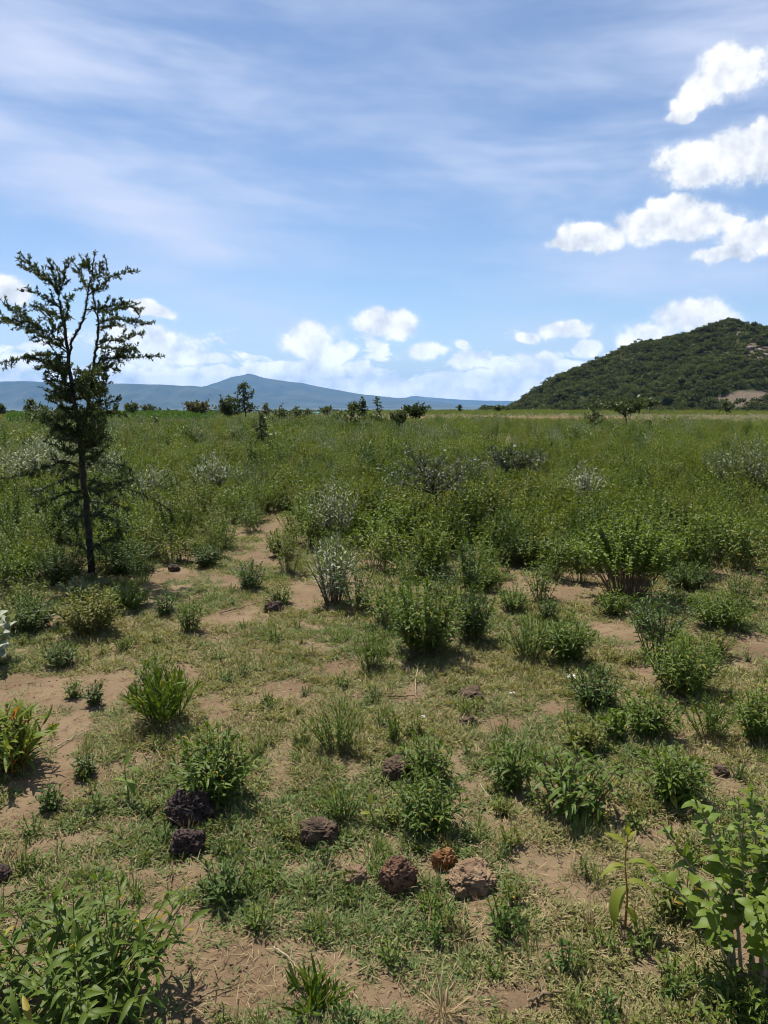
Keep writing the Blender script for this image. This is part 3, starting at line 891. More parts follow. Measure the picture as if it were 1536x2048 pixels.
# ------------------------------------------------------------------ scattering of what nobody could count
def scatter(name, label, cat, protos, P, rot, scl, idx):
    """ONE object whose points carry copies of the given pieces (geometry nodes)"""
    pc = bpy.data.collections.new(name + '_pieces')
    for o in protos: pc.objects.link(o)
    me = bpy.data.meshes.new(name); n = len(P)
    me.vertices.add(n); me.vertices.foreach_set('co', np.asarray(P, np.float32).ravel())
    a = me.attributes.new('rot', 'FLOAT_VECTOR', 'POINT'); a.data.foreach_set('vector', np.asarray(rot, np.float32).ravel())
    a = me.attributes.new('scl', 'FLOAT_VECTOR', 'POINT')
    scl = np.asarray(scl, np.float32)
    if scl.ndim == 1: scl = np.repeat(scl[:, None], 3, 1)
    a.data.foreach_set('vector', scl.ravel())
    a = me.attributes.new('idx', 'INT', 'POINT'); a.data.foreach_set('value', np.asarray(idx, np.int32))
    o = bpy.data.objects.new(name, me); col.objects.link(o)
    ng = bpy.data.node_groups.new(name + '_spread', 'GeometryNodeTree')
    ng.interface.new_socket('Geometry', in_out='INPUT', socket_type='NodeSocketGeometry')
    ng.interface.new_socket('Geometry', in_out='OUTPUT', socket_type='NodeSocketGeometry')
    N_ = ng.nodes; Lk = ng.links
    gi = N_.new('NodeGroupInput'); go = N_.new('NodeGroupOutput')
    ci = N_.new('GeometryNodeCollectionInfo'); ci.inputs['Collection'].default_value = pc
    ci.inputs['Separate Children'].default_value = True; ci.inputs['Reset Children'].default_value = True
    ip = N_.new('GeometryNodeInstanceOnPoints'); ip.inputs['Pick Instance'].default_value = True
    def na(nm, ty):
        q = N_.new('GeometryNodeInputNamedAttribute'); q.data_type = ty; q.inputs['Name'].default_value = nm; return q.outputs['Attribute']
    Lk.new(gi.outputs[0], ip.inputs['Points']); Lk.new(ci.outputs[0], ip.inputs['Instance'])
    Lk.new(na('idx', 'INT'), ip.inputs['Instance Index'])
    er = N_.new('FunctionNodeEulerToRotation'); Lk.new(na('rot', 'FLOAT_VECTOR'), er.inputs[0]); Lk.new(er.outputs[0], ip.inputs['Rotation'])
    Lk.new(na('scl', 'FLOAT_VECTOR'), ip.inputs['Scale']); Lk.new(ip.outputs[0], go.inputs[0])
    md = o.modifiers.new('spread', 'NODES'); md.node_group = ng
    return tag(o, label, cat, kind='stuff')


def wedge(rs, n, r0, r1, half=0.66):
    """random points between two distances in front of the viewer"""
    r = np.sqrt(rs.uniform(r0 * r0, r1 * r1, n)); a = rs.uniform(-half, half, n)
    return r * np.sin(a), r * np.cos(a)


def spread(rs, x, y, tilt=0.12, dz=0.0):
    P = np.stack([x, y, ground_z(x, y) + dz], 1)
    rot = np.stack([rs.normal(size=len(x)) * tilt, rs.normal(size=len(x)) * tilt, rs.random(len(x)) * 6.283], 1)
    return P, rot

# ================================================================== THINGS
# ------------------------------------------------------------------ the large thorn tree on the left
def build_big_acacia():
    rs = np.random.default_rng(42)
    base = at(183, 1150); Y0 = base.y
    t = thing('acacia_tree', 'tall dark thorn tree with sparse crown standing nearest at the left', 'tree', base)
    def w(px, py, dy=0.0):
        d = ray(px, py); s = (Y0 + dy) / d[1]
        return np.array([d[0] * s - base.x, dy, CAMZ + d[2] * s - base.z])
    wood = MB(); cr = MB(); galls = []
    def limb(pts, r0, r1, leafy=0.0, sides=6, n=16):
        p = smooth_path([w(*q) if len(q) == 3 else w(q[0], q[1]) for q in pts], n)
        p[1:-1] += rs.normal(size=p[1:-1].shape) * 0.006
        tube(wood, p, np.linspace(r0, r1, len(p)), sides)
        return p
    leafy = []
    trunk = limb([(184, 1156, 0), (181, 1110, 0), (176, 1050, .01), (169, 980, .0), (163, 920, 0), (160, 870, 0)], 0.034, 0.026, sides=8, n=24)
    left = limb([(160, 872, 0), (152, 820, -.02), (143, 770, -.02), (137, 715, 0), (132, 665, .03), (124, 635, .05), (119, 600, .08)], 0.024, 0.010, n=28)
    right = limb([(161, 880, 0), (172, 830, .08), (184, 775, .10), (189, 720, .12), (193, 690, .12), (197, 655, .14), (188, 610, .15), (186, 575, .12)], 0.019, 0.006, n=32)
    mid = limb([(138, 712, 0), (146, 680, -.06), (162, 650, -.12), (170, 630, -.14), (176, 590, -.15), (184, 545, -.18), (190, 503, -.18)], 0.013, 0.004, n=28)
    leafy += [(left, .35), (right, .25), (mid, .15)]
    L = [  # pixel paths of the leafy branches, with depth
        [(120, 605, .08), (112, 575, .05), (80, 550, .0), (36, 504, -.08)], [(116, 590, .07), (108, 550, .1), (98, 518, .14)], [(118, 590, .08), (128, 555, .1), (131, 518, .12)],
        [(108, 573, .04), (75, 545, .15), (34, 530, .22)], [(122, 620, .06), (95, 600, .0), (50, 575, -.1)], [(126, 640, .05), (100, 625, .2), (60, 612, .3)],
        [(135, 700, 0), (105, 672, -.12), (60, 645, -.2), (0, 598, -.25)], [(134, 705, 0), (100, 680, .1), (45, 655, .2), (-25, 622, .3)], [(90, 664, -.15), (55, 635, -.1), (30, 620, -.05)],
        [(60, 645, -.2), (20, 640, -.3), (-20, 655, -.35)], [(135, 715, 0), (100, 708, .15), (50, 716, .2), (0, 726, .25)], [(137, 730, 0), (100, 725, -.2), (45, 712, -.3)],
        [(140, 750, 0), (115, 735, .25), (75, 735, .4)], [(142, 775, 0), (120, 765, -.25), (90, 752, -.4)], [(146, 800, 0), (125, 790, .2), (95, 780, .3)], [(149, 820, 0), (125, 815, -.2), (100, 800, -.3)],
        [(128, 645, .05), (112, 660, .2), (98, 640, .35)], [(128, 650, .05), (135, 620, -.2), (140, 590, -.3)],
        [(176, 590, -.15), (200, 575, -.2), (225, 555, -.3), (267, 543, -.35)], [(180, 565, -.16), (200, 545, -.05), (216, 528, 0)], [(183, 545, -.18), (170, 530, -.3), (163, 533, -.4)], [(178, 580, -.15), (165, 560, 0), (160, 535, .1)],
        [(172, 620, -.14), (200, 615, -.25), (240, 612, -.35), (250, 603, -.4)], [(188, 620, .15), (215, 622, .25), (255, 615, .3), (285, 624, .35)], [(192, 650, .14), (225, 638, .0), (262, 640, -.1), (302, 650, -.15)],
        [(197, 660, .14), (215, 655, .3), (243, 652, .4)], [(194, 690, .12), (215, 682, .05), (255, 676, 0), (291, 664, -.05)], [(194, 695, .12), (215, 695, .3), (250, 700, .4), (270, 695, .5)],
        [(189, 725, .12), (215, 718, .1), (260, 716, .05), (328, 713, 0)], [(225, 718, .1), (245, 705, .0), (270, 697, -.1)], [(188, 740, .1), (205, 735, .3), (230, 728, .45)],
        [(186, 760, .1), (170, 750, .3), (155, 735, .4)], [(184, 775, .1), (205, 770, -.1), (215, 755, -.2)], [(178, 805, .08), (165, 790, -.15), (158, 765, -.25)], [(176, 815, .08), (200, 810, .2), (242, 800, .3)],
        [(172, 830, .08), (195, 830, -.2), (225, 825, -.3), (255, 832, -.4)], [(168, 845, .05), (150, 835, .3), (120, 830, .5)],
        [(160, 870, 0), (130, 858, -.25), (95, 850, -.4)], [(160, 880, 0), (135, 880, .3), (100, 868, .5)], [(162, 900, 0), (140, 905, -.3), (105, 890, -.5)], [(162, 905, 0), (185, 895, .3), (220, 892, .5)], [(163, 920, 0), (185, 915, -.3), (205, 900, -.4)],
        # dark, thinly leaved low limbs
        [(165, 935, 0), (130, 925, -.3), (85, 935, -.5), (55, 950, -.6), (0, 958, -.8)], [(166, 945, 0), (130, 960, .3), (90, 975, .5), (60, 990, .6)], [(167, 960, 0), (195, 965, .25), (250, 975, .45), (305, 1000, .6), (345, 1025, .7)],
        [(168, 970, 0), (200, 985, -.3), (240, 970, -.5), (275, 955, -.6)], [(170, 985, 0), (140, 985, -.35), (100, 1000, -.6), (80, 1012, -.7)], [(172, 1000, 0), (205, 1005, .4), (235, 1010, .6), (262, 1020, .7)],
        [(174, 1030, 0), (150, 1035, .3), (125, 1050, .5)], [(176, 1035, 0), (200, 1030, -.3), (222, 1040, -.4)], [(168, 965, 0), (140, 945, .5), (110, 935, .8)], [(164, 930, 0), (195, 925, .5), (240, 930, .8), (270, 945, .9)],
        [(170, 990, 0), (150, 1000, -.2), (110, 1030, -.4)], [(181, 1100, 0), (205, 1085, -.2), (240, 1075, -.3)], [(181, 1105, 0), (150, 1085, .2), (115, 1075, .3)]]
    for q in range(26):   # the dense middle of the crown round the fork
        yy = rs.uniform(740, 925); x0 = np.interp(yy, [700, 770, 870, 930], [137, 143, 160, 164]) + (0 if rs.random() < .6 else np.interp(yy, [700, 775, 870, 930], [52, 41, 2, 0]))
        sd = -1 if rs.random() < .5 else 1; ln = rs.uniform(28, 62); dp = rs.normal() * .35
        L.append([(x0, yy, 0), (x0 + sd * ln * .5, yy - rs.uniform(2, 16), dp * .5), (x0 + sd * ln, yy - rs.uniform(8, 34), dp)])
    for i, pts in enumerate(L):
        p = limb(pts, 0.0075, 0.0022, sides=5, n=16)
        low = pts[0][1] > 925
        leafy.append((p, .12))
        # side shoots
        length = np.linalg.norm(np.diff(p, axis=0), axis=1).sum()
        ns = int(length / 0.042)
        for s in range(ns):
            k_ = int((0.12 + 0.85 * (s + rs.random()) / ns) * (len(p) - 1)); o = p[k_]
            tn = norm(p[min(k_ + 1, len(p) - 1)] - p[max(k_ - 1, 0)])
            d = norm(tn * 0.75 + norm(np.cross(tn, unit(rs, 1)[0])) * 0.75 + UP * (0.18 if not low else 0.0))
            ln = (0.05 + 0.12 * rs.random()) * (1 - 0.4 * k_ / len(p))
            q = np.stack([o, o + d * ln * .5 + rs.normal(size=3) * .006, o + d * ln])
            tube(wood, q, [0.0022, 0.0018, 0.001], 3)
            leafy.append((q, .1 if not low else .3))
            if rs.random() < 0.07: galls.append(o + d * ln * rs.random())
    C = []; T = []; lowC = []
    for p, f0 in leafy:
        c = resample(p, 0.0125); n0 = int(len(c) * f0); c = c[n0:]
        if not len(c): continue
        keep = rs.random(len(c)) < (0.9 if c[:, 2].mean() > 1.05 else 0.85)
        c = c[keep]
        C.append(c); T.append(np.repeat(norm(p[-1] - p[0])[None], len(c), 0))
    C = np.concatenate(C); T = np.concatenate(T)
    tufts(cr, rs, C, T, 5, 0.030, 0.0105, 1.0, 0.30)
    # thorns
    th = rs.choice(len(C), 900, replace=False)
    tm = MB()
    for i in th:
        d = unit(rs, 1)[0]; q = np.stack([C[i], C[i] + d * 0.035]); tube(tm, q, [0.0011, 0.0003], 3)
    wood.build('trunk', M['bark'], t, smooth=True)
    cr.build('crown', M['acacia'], t, kind='stuff')
    tm.build('thorns', M['bark_grey'], t, kind='stuff')
    gm = rock_mesh('gall', rs, 0.014, 0.014, 0.015, M['gall'], 0.25, 2, 0.0)
    for g in [q for q in galls if q[2] < 2.72][:46]:
        o = bpy.data.objects.new('gall', gm); col.objects.link(o); o.parent = t
        o.location = g; s = 0.75 + 0.7 * rs.random(); o.scale = (s, s, s)
    print('big acacia leaflets', len(C) * 4, 'galls', len(galls))


build_big_acacia()

# ------------------------------------------------------------------ smaller thorn trees and round trees in the field
ACACIAS = [  # label, x, y base, y top, width px, style, leaf px, material, density, bark, bare
    ('tiered grey-green thorn tree rising highest in front of the blue volcano', 490, 838, 765, 62, 'tier', 6, 'acacia_far', 1.0, 'bark', .15),
    ('bushy green tree touching the left side of the tiered thorn tree', 455, 838, 784, 46, 'bushy', 6, 'acacia_far', 1.1, 'bark', .1),
    ('round brownish tree standing beside the bright green crop field', 397, 838, 801, 48, 'round', 6, 'brown_crown', 1.1, 'bark_grey', .35),
    ('small flat topped tree in front of the bright crop, nearest the large thorn tree', 266, 838, 807, 30, 'umbrella', 5, 'acacia_far', .9, 'bark', .3),
    ('small flat topped tree right above the dark bush in the crop field', 296, 830, 808, 26, 'umbrella', 5, 'acacia_far', .8, 'bark', .3),
    ('tiny bent thorn sapling left of the round brownish tree', 320, 830, 815, 12, 'sparse', 4, 'acacia_far', .8, 'bark', .2),
    ('tiny upright thorn sapling closest to the round brownish tree', 337, 830, 816, 10, 'sparse', 4, 'acacia_far', .8, 'bark', .2),
    ('dark low thorn bush in front of the crop field', 303, 874, 832, 44, 'bushy', 6, 'acacia_far', 1.0, 'bark', .05),
    ('dark thorn bush just right of the large thorn tree trunk', 204, 872, 832, 46, 'tier', 6, 'acacia_far', 1.0, 'bark', .1),
    ('grey-green thorn tree half hidden behind the left of the large thorn tree', 100, 868, 798, 92, 'bushy', 6, 'acacia_far', 1.0, 'bark', .2),
    ('small dark tree at the skyline behind the left branches of the large thorn tree', 64, 836, 799, 26, 'tier', 5, 'acacia_far', 1.0, 'bark', .2),
    ('small round bush at the skyline on the left edge', 2, 832, 803, 14, 'round', 5, 'acacia_far', 1.0, 'bark', .2),
    ('slender tiered thorn sapling in the green field below the volcano', 525, 922, 822, 52, 'tier', 7, 'acacia_far', 1.0, 'bark', .12),
    ('wide spreading thorn bush right of the tiered thorn trees', 575, 858, 805, 76, 'bushy', 6, 'acacia_far', 1.0, 'bark', .05),
    ('leaning thin thorn sapling left of the wide spreading thorn bush', 533, 838, 806, 22, 'sparse', 5, 'acacia_far', .8, 'bark', .2),
    ('small flat topped thorn tree right of the turquoise roof', 656, 841, 814, 22, 'umbrella', 5, 'acacia_far', .9, 'bark', .3),
    ('little thorn sapling left of the turquoise roof', 617, 841, 819, 16, 'umbrella', 4, 'acacia_far', .9, 'bark', .3),
    ('tiered slim thorn tree left of the thin bare sapling in the middle', 724, 845, 797, 26, 'tier', 5, 'acacia_far', 1.0, 'bark', .25),
    ('leafy small tree joined on the left of the slim tiered thorn tree', 707, 845, 803, 24, 'umbrella', 5, 'acacia_far', 1.0, 'bark', .3),
    ('thin bare topped thorn sapling at the skyline in the middle', 756, 850, 789, 24, 'sparse', 5, 'acacia_far', .9, 'bark', .25),
    ('dark thorn bush at the foot of the thin bare topped sapling', 748, 858, 826, 46, 'bushy', 6, 'acacia_far', 1.0, 'bark', .05),
    ('grey-green open thorn bush left of the slim tiered thorn tree', 700, 872, 815, 62, 'sparse', 6, 'acacia_far', 1.4, 'bark', .05),
    ('rounded dense dark bush like a column in the middle', 797, 868, 811, 36, 'round', 6, 'acacia_far', 1.2, 'bark', .08),
    ('broad dark crowned tree at the skyline right of the column bush', 830, 850, 806, 48, 'round', 6, 'acacia', 1.2, 'bark', .35),
    ('low grey-green rounded bush in front of the broad dark tree', 828, 872, 840, 44, 'round', 6, 'silver_field', 1.1, 'bark_grey', .05),
    ('tiny thin sapling on the skyline of the reddish field', 920, 826, 810, 9, 'sparse', 4, 'acacia_far', .8, 'bark', .2),
    ('tiny flat topped tree left of the foot of the hill', 997, 826, 811, 20, 'umbrella', 4, 'acacia_far', .9, 'bark', .3),
    ('flat topped thorn tree with a dark trunk in front of the hill', 1250, 872, 792, 78, 'umbrella', 7, 'acacia_far', 1.0, 'bark', .3),
    ('thin thorn tree left of the flat topped tree before the hill', 1184, 868, 800, 62, 'sparse', 6, 'acacia_far', 1.1, 'bark', .2),
    ('faint thin tree right of the flat topped tree before the hill', 1299, 828, 796, 36, 'umbrella', 5, 'acacia_far', .8, 'bark', .3),
    ('small dark thorn bush right of the flat topped thorn tree', 1296, 868, 842, 22, 'umbrella', 5, 'acacia_far', 1.0, 'bark', .2),
    ('small bare thorn bush below the gravel scar of the hill', 1452, 830, 800, 24, 'sparse', 5, 'acacia_far', .8, 'bark', .2),
    ('leafless looking thorn tree with level grey branches in the middle of the field', 870, 1080, 893, 190, 'umbrella', 8, 'acacia_grey', .8, 'bark', .45),
    ('grey flat topped thorn tree right of the level branched one', 1014, 1000, 886, 120, 'umbrella', 8, 'acacia_grey', .9, 'bark', .4),
]
for i, (lab, x, yb, yt, wp, sty, lp, m_, de, bk, ba) in enumerate(ACACIAS):
    make_acacia(lab, x, yb, yt, wp * 1.15, sty, lp, m_, de, bk, seed=i, bare=ba)

# ------------------------------------------------------------------ silver leaved shrubs
def silver_shrub(label, px, yb, yt, wpx, seed, leafpx=None, nst=None, low=0.35, m='silver', fine=True):
    p, h, w = size_at(px, yb, yt, wpx); D = math.hypot(p.x, p.y)
    rs = np.random.default_rng(3000 + seed)
    leaf = leafpx * (.50 if yb > 1050 else .55) / FPX * math.hypot(D, CAMZ)
    g = herb_geo(rs, h, w, leaf, leaf * 0.30, int((nst or 22) * (1.7 if yb > 1050 else 2.0)), 0.15, low * .8, 0.6, 0.62, 1, rad=0.0035)
    return make_plant('silver_shrub', label, 'shrub', g, M[m], M['stem_brown'], p, 0, 'lance', fine)


SILVER = [
    ('silver shrub with tall pale upright leaves in the open middle ground', 668, 1208, 1068, 112, 26, 22, .25, 'silver'),
    ('taller silver shrub with dark stems behind the pale upright one', 664, 1092, 940, 128, 20, 20, .45, 'silver'),
    ('silver shrub at the left of the tall dark stemmed pair', 425, 1010, 902, 90, 20, 24, .4, 'silver'),
    ('tall dark stemmed shrub with grey leaves at its top, left of centre', 495, 1018, 905, 80, 16, 16, .5, 'silver_field'),
    ('wide silver thicket left of the large thorn tree', 62, 988, 866, 190, 18, 60, .3, 'silver'),
    ('silver shrub directly behind the trunk of the large thorn tree', 118, 978, 860, 130, 18, 44, .3, 'silver'),
    ('silver shrub right of the trunk of the large thorn tree', 208, 985, 882, 92, 18, 26, .35, 'silver'),
    ('silver shrub behind the low right limbs of the large thorn tree', 300, 1020, 928, 110, 18, 28, .3, 'silver'),
    ('pale silver shrub right of the grey flat topped thorn tree', 1165, 1035, 922, 104, 20, 32, .25, 'silver'),
    ('low silver shrub between the pale one and the rounded leafy bush', 1262, 1012, 955, 64, 16, 14, .3, 'silver'),
    ('large grey-green shrub with many thin stems near the right edge', 1490, 1005, 862, 150, 16, 40, .3, 'silver_field'),
    ('grey-green shrub behind the level branched thorn tree', 945, 985, 905, 110, 16, 26, .3, 'silver_field'),
    ('silvery shrub far right of centre in the dense field', 1225, 955, 905, 80, 14, 18, .3, 'silver_field'),
    ('silvery shrub between the two tall middle shrubs', 590, 952, 905, 56, 14, 14, .3, 'silver_field'),
    ('grey bush standing on the reddish edge of the far field', 1050, 866, 842, 50, 6, 16, .2, 'silver_field'),
    ('small grey bush left of the grey bush on the reddish far field', 985, 862, 842, 24, 5, 10, .2, 'silver_field'),
]
for i, (lab, x, yb, yt, wp, lp, ns, lo, m_) in enumerate(SILVER):
    silver_shrub(lab, x, yb, yt, wp, i, lp, ns, lo, m_, fine=(yb > 980))

# broad silver leaves that reach in at the left edge
p, h, w = size_at(-12, 1330, 1222, 90)
g = herb_geo(np.random.default_rng(77), h, w, 0.10, 0.052, 6, 0.35, .25, .55, .40, 1, rad=0.004)
make_plant_leaves('silver_shrub', 'broad leaved silver plant reaching in at the left edge', 'shrub', g, M['silver'], M['stem_pale'], p, 0, 'round')

# ------------------------------------------------------------------ leafy herbs of the open ground
HERBS = [  # label, x, y base, y top, width px, kind
    ('bright bushy herb right behind the porous clod in the foreground', 858, 1662, 1545, 148, 'n'),
    ('lighter herb standing behind the bright bushy foreground herb', 856, 1570, 1462, 104, 'n'),
    ('small yellow-green herb behind the lighter foreground herb', 830, 1476, 1432, 48, 'y'),
    ('thin upright little herb left of the yellow-green one', 787, 1492, 1432, 30, 't'),
    ('loose pale herb left of centre in the open grass', 672, 1505, 1402, 112, 't'),
    ('thin dark herb just above the fibrous clod', 682, 1648, 1565, 66, 't'),
    ('bushy herb right above the largest dark porous rock', 432, 1605, 1452, 158, 'n'),
    ('upright narrow leaved herb on the bare soil at left', 328, 1452, 1345, 124, 'u'),
    ('pale herb just behind the upright narrow leaved herb', 312, 1392, 1308, 84, 'n'),
    ('tiny dark herb on the grass patch at left', 170, 1556, 1510, 34, 'd'),
    ('tiny dark herb nearest the left grass patch edge', 100, 1622, 1572, 44, 'd'),
    ('little herb with dark drooping leaves on bare soil at far left', 122, 1336, 1278, 64, 'd'),
    ('yellowing shrubby herb below the large thorn tree', 182, 1272, 1168, 124, 'y'),
    ('dark green herb mound at the left edge beside the silver leaves', 58, 1262, 1186, 120, 'd'),
    ('slim dark herb right of the shade of the large thorn tree', 331, 1238, 1178, 42, 'd'),
    ('slim light herb right of the slim dark one', 380, 1268, 1198, 54, 'n'),
    ('tiny pale herb on the soil above the narrow leaved herb', 246, 1308, 1278, 28, 't'),
    ('small herb left of two on the bare soil near the left edge', 148, 1398, 1358, 32, 'n'),
    ('small dark herb right of two on the bare soil near the left edge', 190, 1416, 1362, 36, 'd'),
    ('round dark herb farthest left along the soil path', 414, 1138, 1084, 62, 'd'),
    ('round herb on the soil path left of the small clod', 500, 1184, 1118, 66, 'd'),
    ('small bright herb right behind the small dark clod', 556, 1214, 1168, 58, 'n'),
    ('round bright herb beside the top of the soil path', 562, 1116, 1056, 72, 'n'),
    ('green bush with pale stems right of the silver shrubs', 792, 1106, 990, 124, 'p'),
    ('largest green herb clump in the middle of the open ground', 850, 1312, 1150, 176, 'm'),
    ('dark green herb on the right side of the largest clump', 945, 1286, 1168, 86, 'd'),
    ('slender grassy herb below the left of the largest clump', 742, 1342, 1262, 74, 't'),
    ('broad pale herb clump right of the largest clump', 1060, 1322, 1222, 112, 't'),
    ('dark herb joined to the right of the broad pale clump', 1135, 1330, 1225, 104, 'n'),
    ('dark herb beside the white scrap of litter', 1192, 1416, 1328, 112, 'd'),
    ('dense round drooping herb at right, in front of bare soil', 1362, 1390, 1262, 146, 'n'),
    ('small yellowish herb behind the dense round drooping herb', 1432, 1318, 1258, 66, 'y'),
    ('pale green herb in front of the dense round drooping herb', 1298, 1472, 1382, 116, 'n'),
    ('loose herb right of the pale green herb', 1420, 1478, 1388, 92, 't'),
    ('tall herb cut by the right edge', 1518, 1486, 1366, 100, 'n'),
    ('yellowing herb left of the pale green herb', 1166, 1506, 1428, 92, 'y'),
    ('small round leaved pale herb between the yellowing and pale green herbs', 1226, 1484, 1420, 44, 'p'),
    ('upright herb left of the broad drooping plant', 1022, 1586, 1478, 80, 'n'),
    ('bright bushy herb with a yellow leaf in front, right of the broad drooping plant', 1346, 1606, 1488, 116, 'n'),
    ('brownish low herb right of the yellow leaved sapling', 1358, 1838, 1742, 96, 'y'),
    ('low narrow leaved herb in the bottom right corner', 1482, 2046, 1952, 150, 'n'),
    ('small dark herb left of the reddish porous rock', 446, 1808, 1722, 88, 'd'),
    ('low grassy weed near the bottom middle', 630, 2016, 1965, 96, 'u'),
    ('small herb under the rounded leafy bush, in front', 1292, 1264, 1198, 62, 'd'),
    ('low dark herb right under the rounded leafy bush', 1228, 1232, 1180, 70, 'n'),
    ('broad green herb right of the rounded leafy bush', 1440, 1256, 1178, 124, 'n'),
    ('green herb directly right of the rounded bush stems', 1376, 1182, 1118, 94, 'd'),
    ('bushy bright herb at the top of the right soil path', 1028, 1226, 1168, 76, 'n'),
    ('dark bushy herb behind the right soil path', 1042, 1136, 1056, 84, 'd'),
    ('herb at the foot of the level branched thorn tree', 874, 1140, 1078, 66, 'n'),
    ('herb left of the dark bushy herb behind the right soil path', 962, 1186, 1128, 72, 'n'),
    ('tiny dark herb alone on the right soil path', 1096, 1242, 1194, 48, 'd'),
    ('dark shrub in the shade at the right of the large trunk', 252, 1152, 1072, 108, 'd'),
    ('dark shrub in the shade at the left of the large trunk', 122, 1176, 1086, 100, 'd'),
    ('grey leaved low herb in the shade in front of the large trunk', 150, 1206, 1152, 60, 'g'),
    ('green herb in front of the tree shade, right side', 258, 1222, 1160, 84, 'n'),
    ('pale leafy herb at the left edge below the large thorn tree', 30, 1170, 1100, 100, 'p'),
]
KINDS = {  # leaf length, leaf width, stems per m2-ish factor, droop, low, elevation, material, stem
    'n': dict(leaf=.066, lw=.0165, k=1.0, droop=.55, low=.18, elev=.45, m='herb', s='stem_green'),
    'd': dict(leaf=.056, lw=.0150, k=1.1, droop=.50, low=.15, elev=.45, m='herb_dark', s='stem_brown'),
    'y': dict(leaf=.058, lw=.0165, k=.85, droop=.55, low=.2, elev=.45, m='herb_yellow', s='stem_brown'),
    't': dict(leaf=.052, lw=.0090, k=.9, droop=.40, low=.25, elev=.7, m='herb', s='stem_green'),
    'u': dict(leaf=.085, lw=.0130, k=.9, droop=.12, low=.15, elev=.95, m='herb', s='stem_green'),
    'm': dict(leaf=.062, lw=.0180, k=1.0, droop=.50, low=.15, elev=.5, m='herb', s='stem_brown'),
    'p': dict(leaf=.044, lw=.0240, k=1.0, droop=.35, low=.4, elev=.4, m='round', s='stem_pale'),
    'g': dict(leaf=.050, lw=.0150, k=.9, droop=.4, low=.2, elev=.6, m='silver_field', s='stem_pale'),
}
TAKEN = []
for i, (lab, x, yb, yt, wp, kd) in enumerate(HERBS):
    K = KINDS[kd]; p, h, w = size_at(x, yb - 4, yt, wp * 1.08)
    rs = np.random.default_rng(5000 + i)
    sc_ = 0.85 + 0.3 * rs.random()
    nst = int(np.clip(11 + 230 * w * w * K['k'], 8, 70))
    g = herb_geo(rs, h, w, K['leaf'] * .92 * sc_, K['lw'] * .76 * sc_, nst, K['droop'], K['low'], K['elev'], 0.36)
    make_plant('leafy_herb', lab, 'plant', g, M[K['m']], M[K['s']], p, 0, 'round' if kd == 'p' else 'lance')
    TAKEN.append((p.x, p.y, w / 2))

# the rounded leafy bush with bare stems below, right of centre
p, h, w = size_at(1255, 1196, 1018, 216)
g = herb_geo(np.random.default_rng(91), h, w, .040, .023, 120, .3, .50, .25, .42, 0, rad=.0026, wander=.06)
make_plant('rounded_bush', 'rounded yellow-green bush with bare dark stems below, right of centre', 'shrub', g, M['round'], M['stem_brown'], p, 0, 'round')
TAKEN.append((p.x, p.y, w / 2))

# near plants whose large leaves can be told apart
p, h, w = size_at(188, 2018, 1772, 360)
g = herb_geo(np.random.default_rng(101), h, w, .076, .0148, 44, .75, .22, .55, .45, 1, rad=.0026)
make_plant_leaves('leafy_herb', 'large leafy herb bush in the bottom left corner', 'plant', g, M['herb'], M['stem_green'], p, 0, 'lance')
p, h, w = size_at(-30, 2010, 1830, 200)
g = herb_geo(np.random.default_rng(102), h, w, .085, .0165, 9, .7, .2, .5, .45, 1, rad=.0026)
make_plant_leaves('leafy_herb', 'thin stemmed herb leaning in at the left edge of the bottom left bush', 'plant', g, M['herb'], M['stem_green'], p, 0, 'lance')
p, h, w = size_at(1150, 1628, 1500, 168)
g = herb_geo(np.random.default_rng(103), h, w, .082, .019, 22, .95, .25, .4, .5, 1, rad=.003)
make_plant_leaves('drooping_plant', 'dark plant with broad drooping leaves right of centre', 'plant', g, M['herb'], M['stem_brown'], p, 0, 'lance')
p, h, w = size_at(1524, 1968, 1562, 310)
g = herb_geo(np.random.default_rng(104), h, w, .047, .027, 18, .5, .32, .3, .46, 1, rad=.0040, lean=(-.06, 0), wander=.25)
make_plant_leaves('round_leaved_bush', 'tall round leaved bush leaning in from the bottom right edge', 'shrub', g, M['round'], M['stem_pale'], p, 0, 'round', 0.14)
p, h, w = size_at(22, 1540, 1385, 150)
g = herb_geo(np.random.default_rng(105), h * .85, w, .095, .017, 26, .5, .05, .8, .38, 1, rad=.003)
make_plant_leaves('strap_leaved_plant', 'yellow-green strap leaved plant with red tinges at the left edge', 'plant', g, M['strap'], M['stem_red'], p, 0, 'strap')


def hand_sapling(label, px, yb, yt, spec, leaf_m, stem_m, seed):
    """one stem with opposite large leaves; spec rows: height share, azimuth, length, width, elevation, droop"""
    p, h, _ = size_at(px, yb, yt, 10)
    st = MB(); rs = np.random.default_rng(seed)
    pts = np.array([[.004, 0, -.01], [.007, 0, h * .35], [-.004, .004, h * .7], [0, 0, h]])
    tube(st, smooth_path(pts, 10), np.linspace(.0042, .0018, len(smooth_path(pts, 10))), 6)
    rows = np.array(spec, float); n = len(rows)
    P = np.stack([np.zeros(n), np.zeros(n), rows[:, 0] * h], 1)
    a = np.radians(rows[:, 1]); e = np.radians(rows[:, 4])
    D = np.stack([np.cos(a) * np.cos(e), np.sin(a) * np.cos(e), np.sin(e)], 1)
    N = np.stack([-np.cos(a) * np.sin(e), -np.sin(a) * np.sin(e), np.cos(e)], 1) + rs.normal(size=(n, 3)) * .15
    g = (st, dict(P=P, D=D, N=N, L=rows[:, 2] * 1.12, W=rows[:, 3] * 1.12, droop=rows[:, 5], rnd=rs.random(n)))
    return make_plant_leaves('sapling', label, 'plant', g, leaf_m, stem_m, p, 0, 'lance', .12)


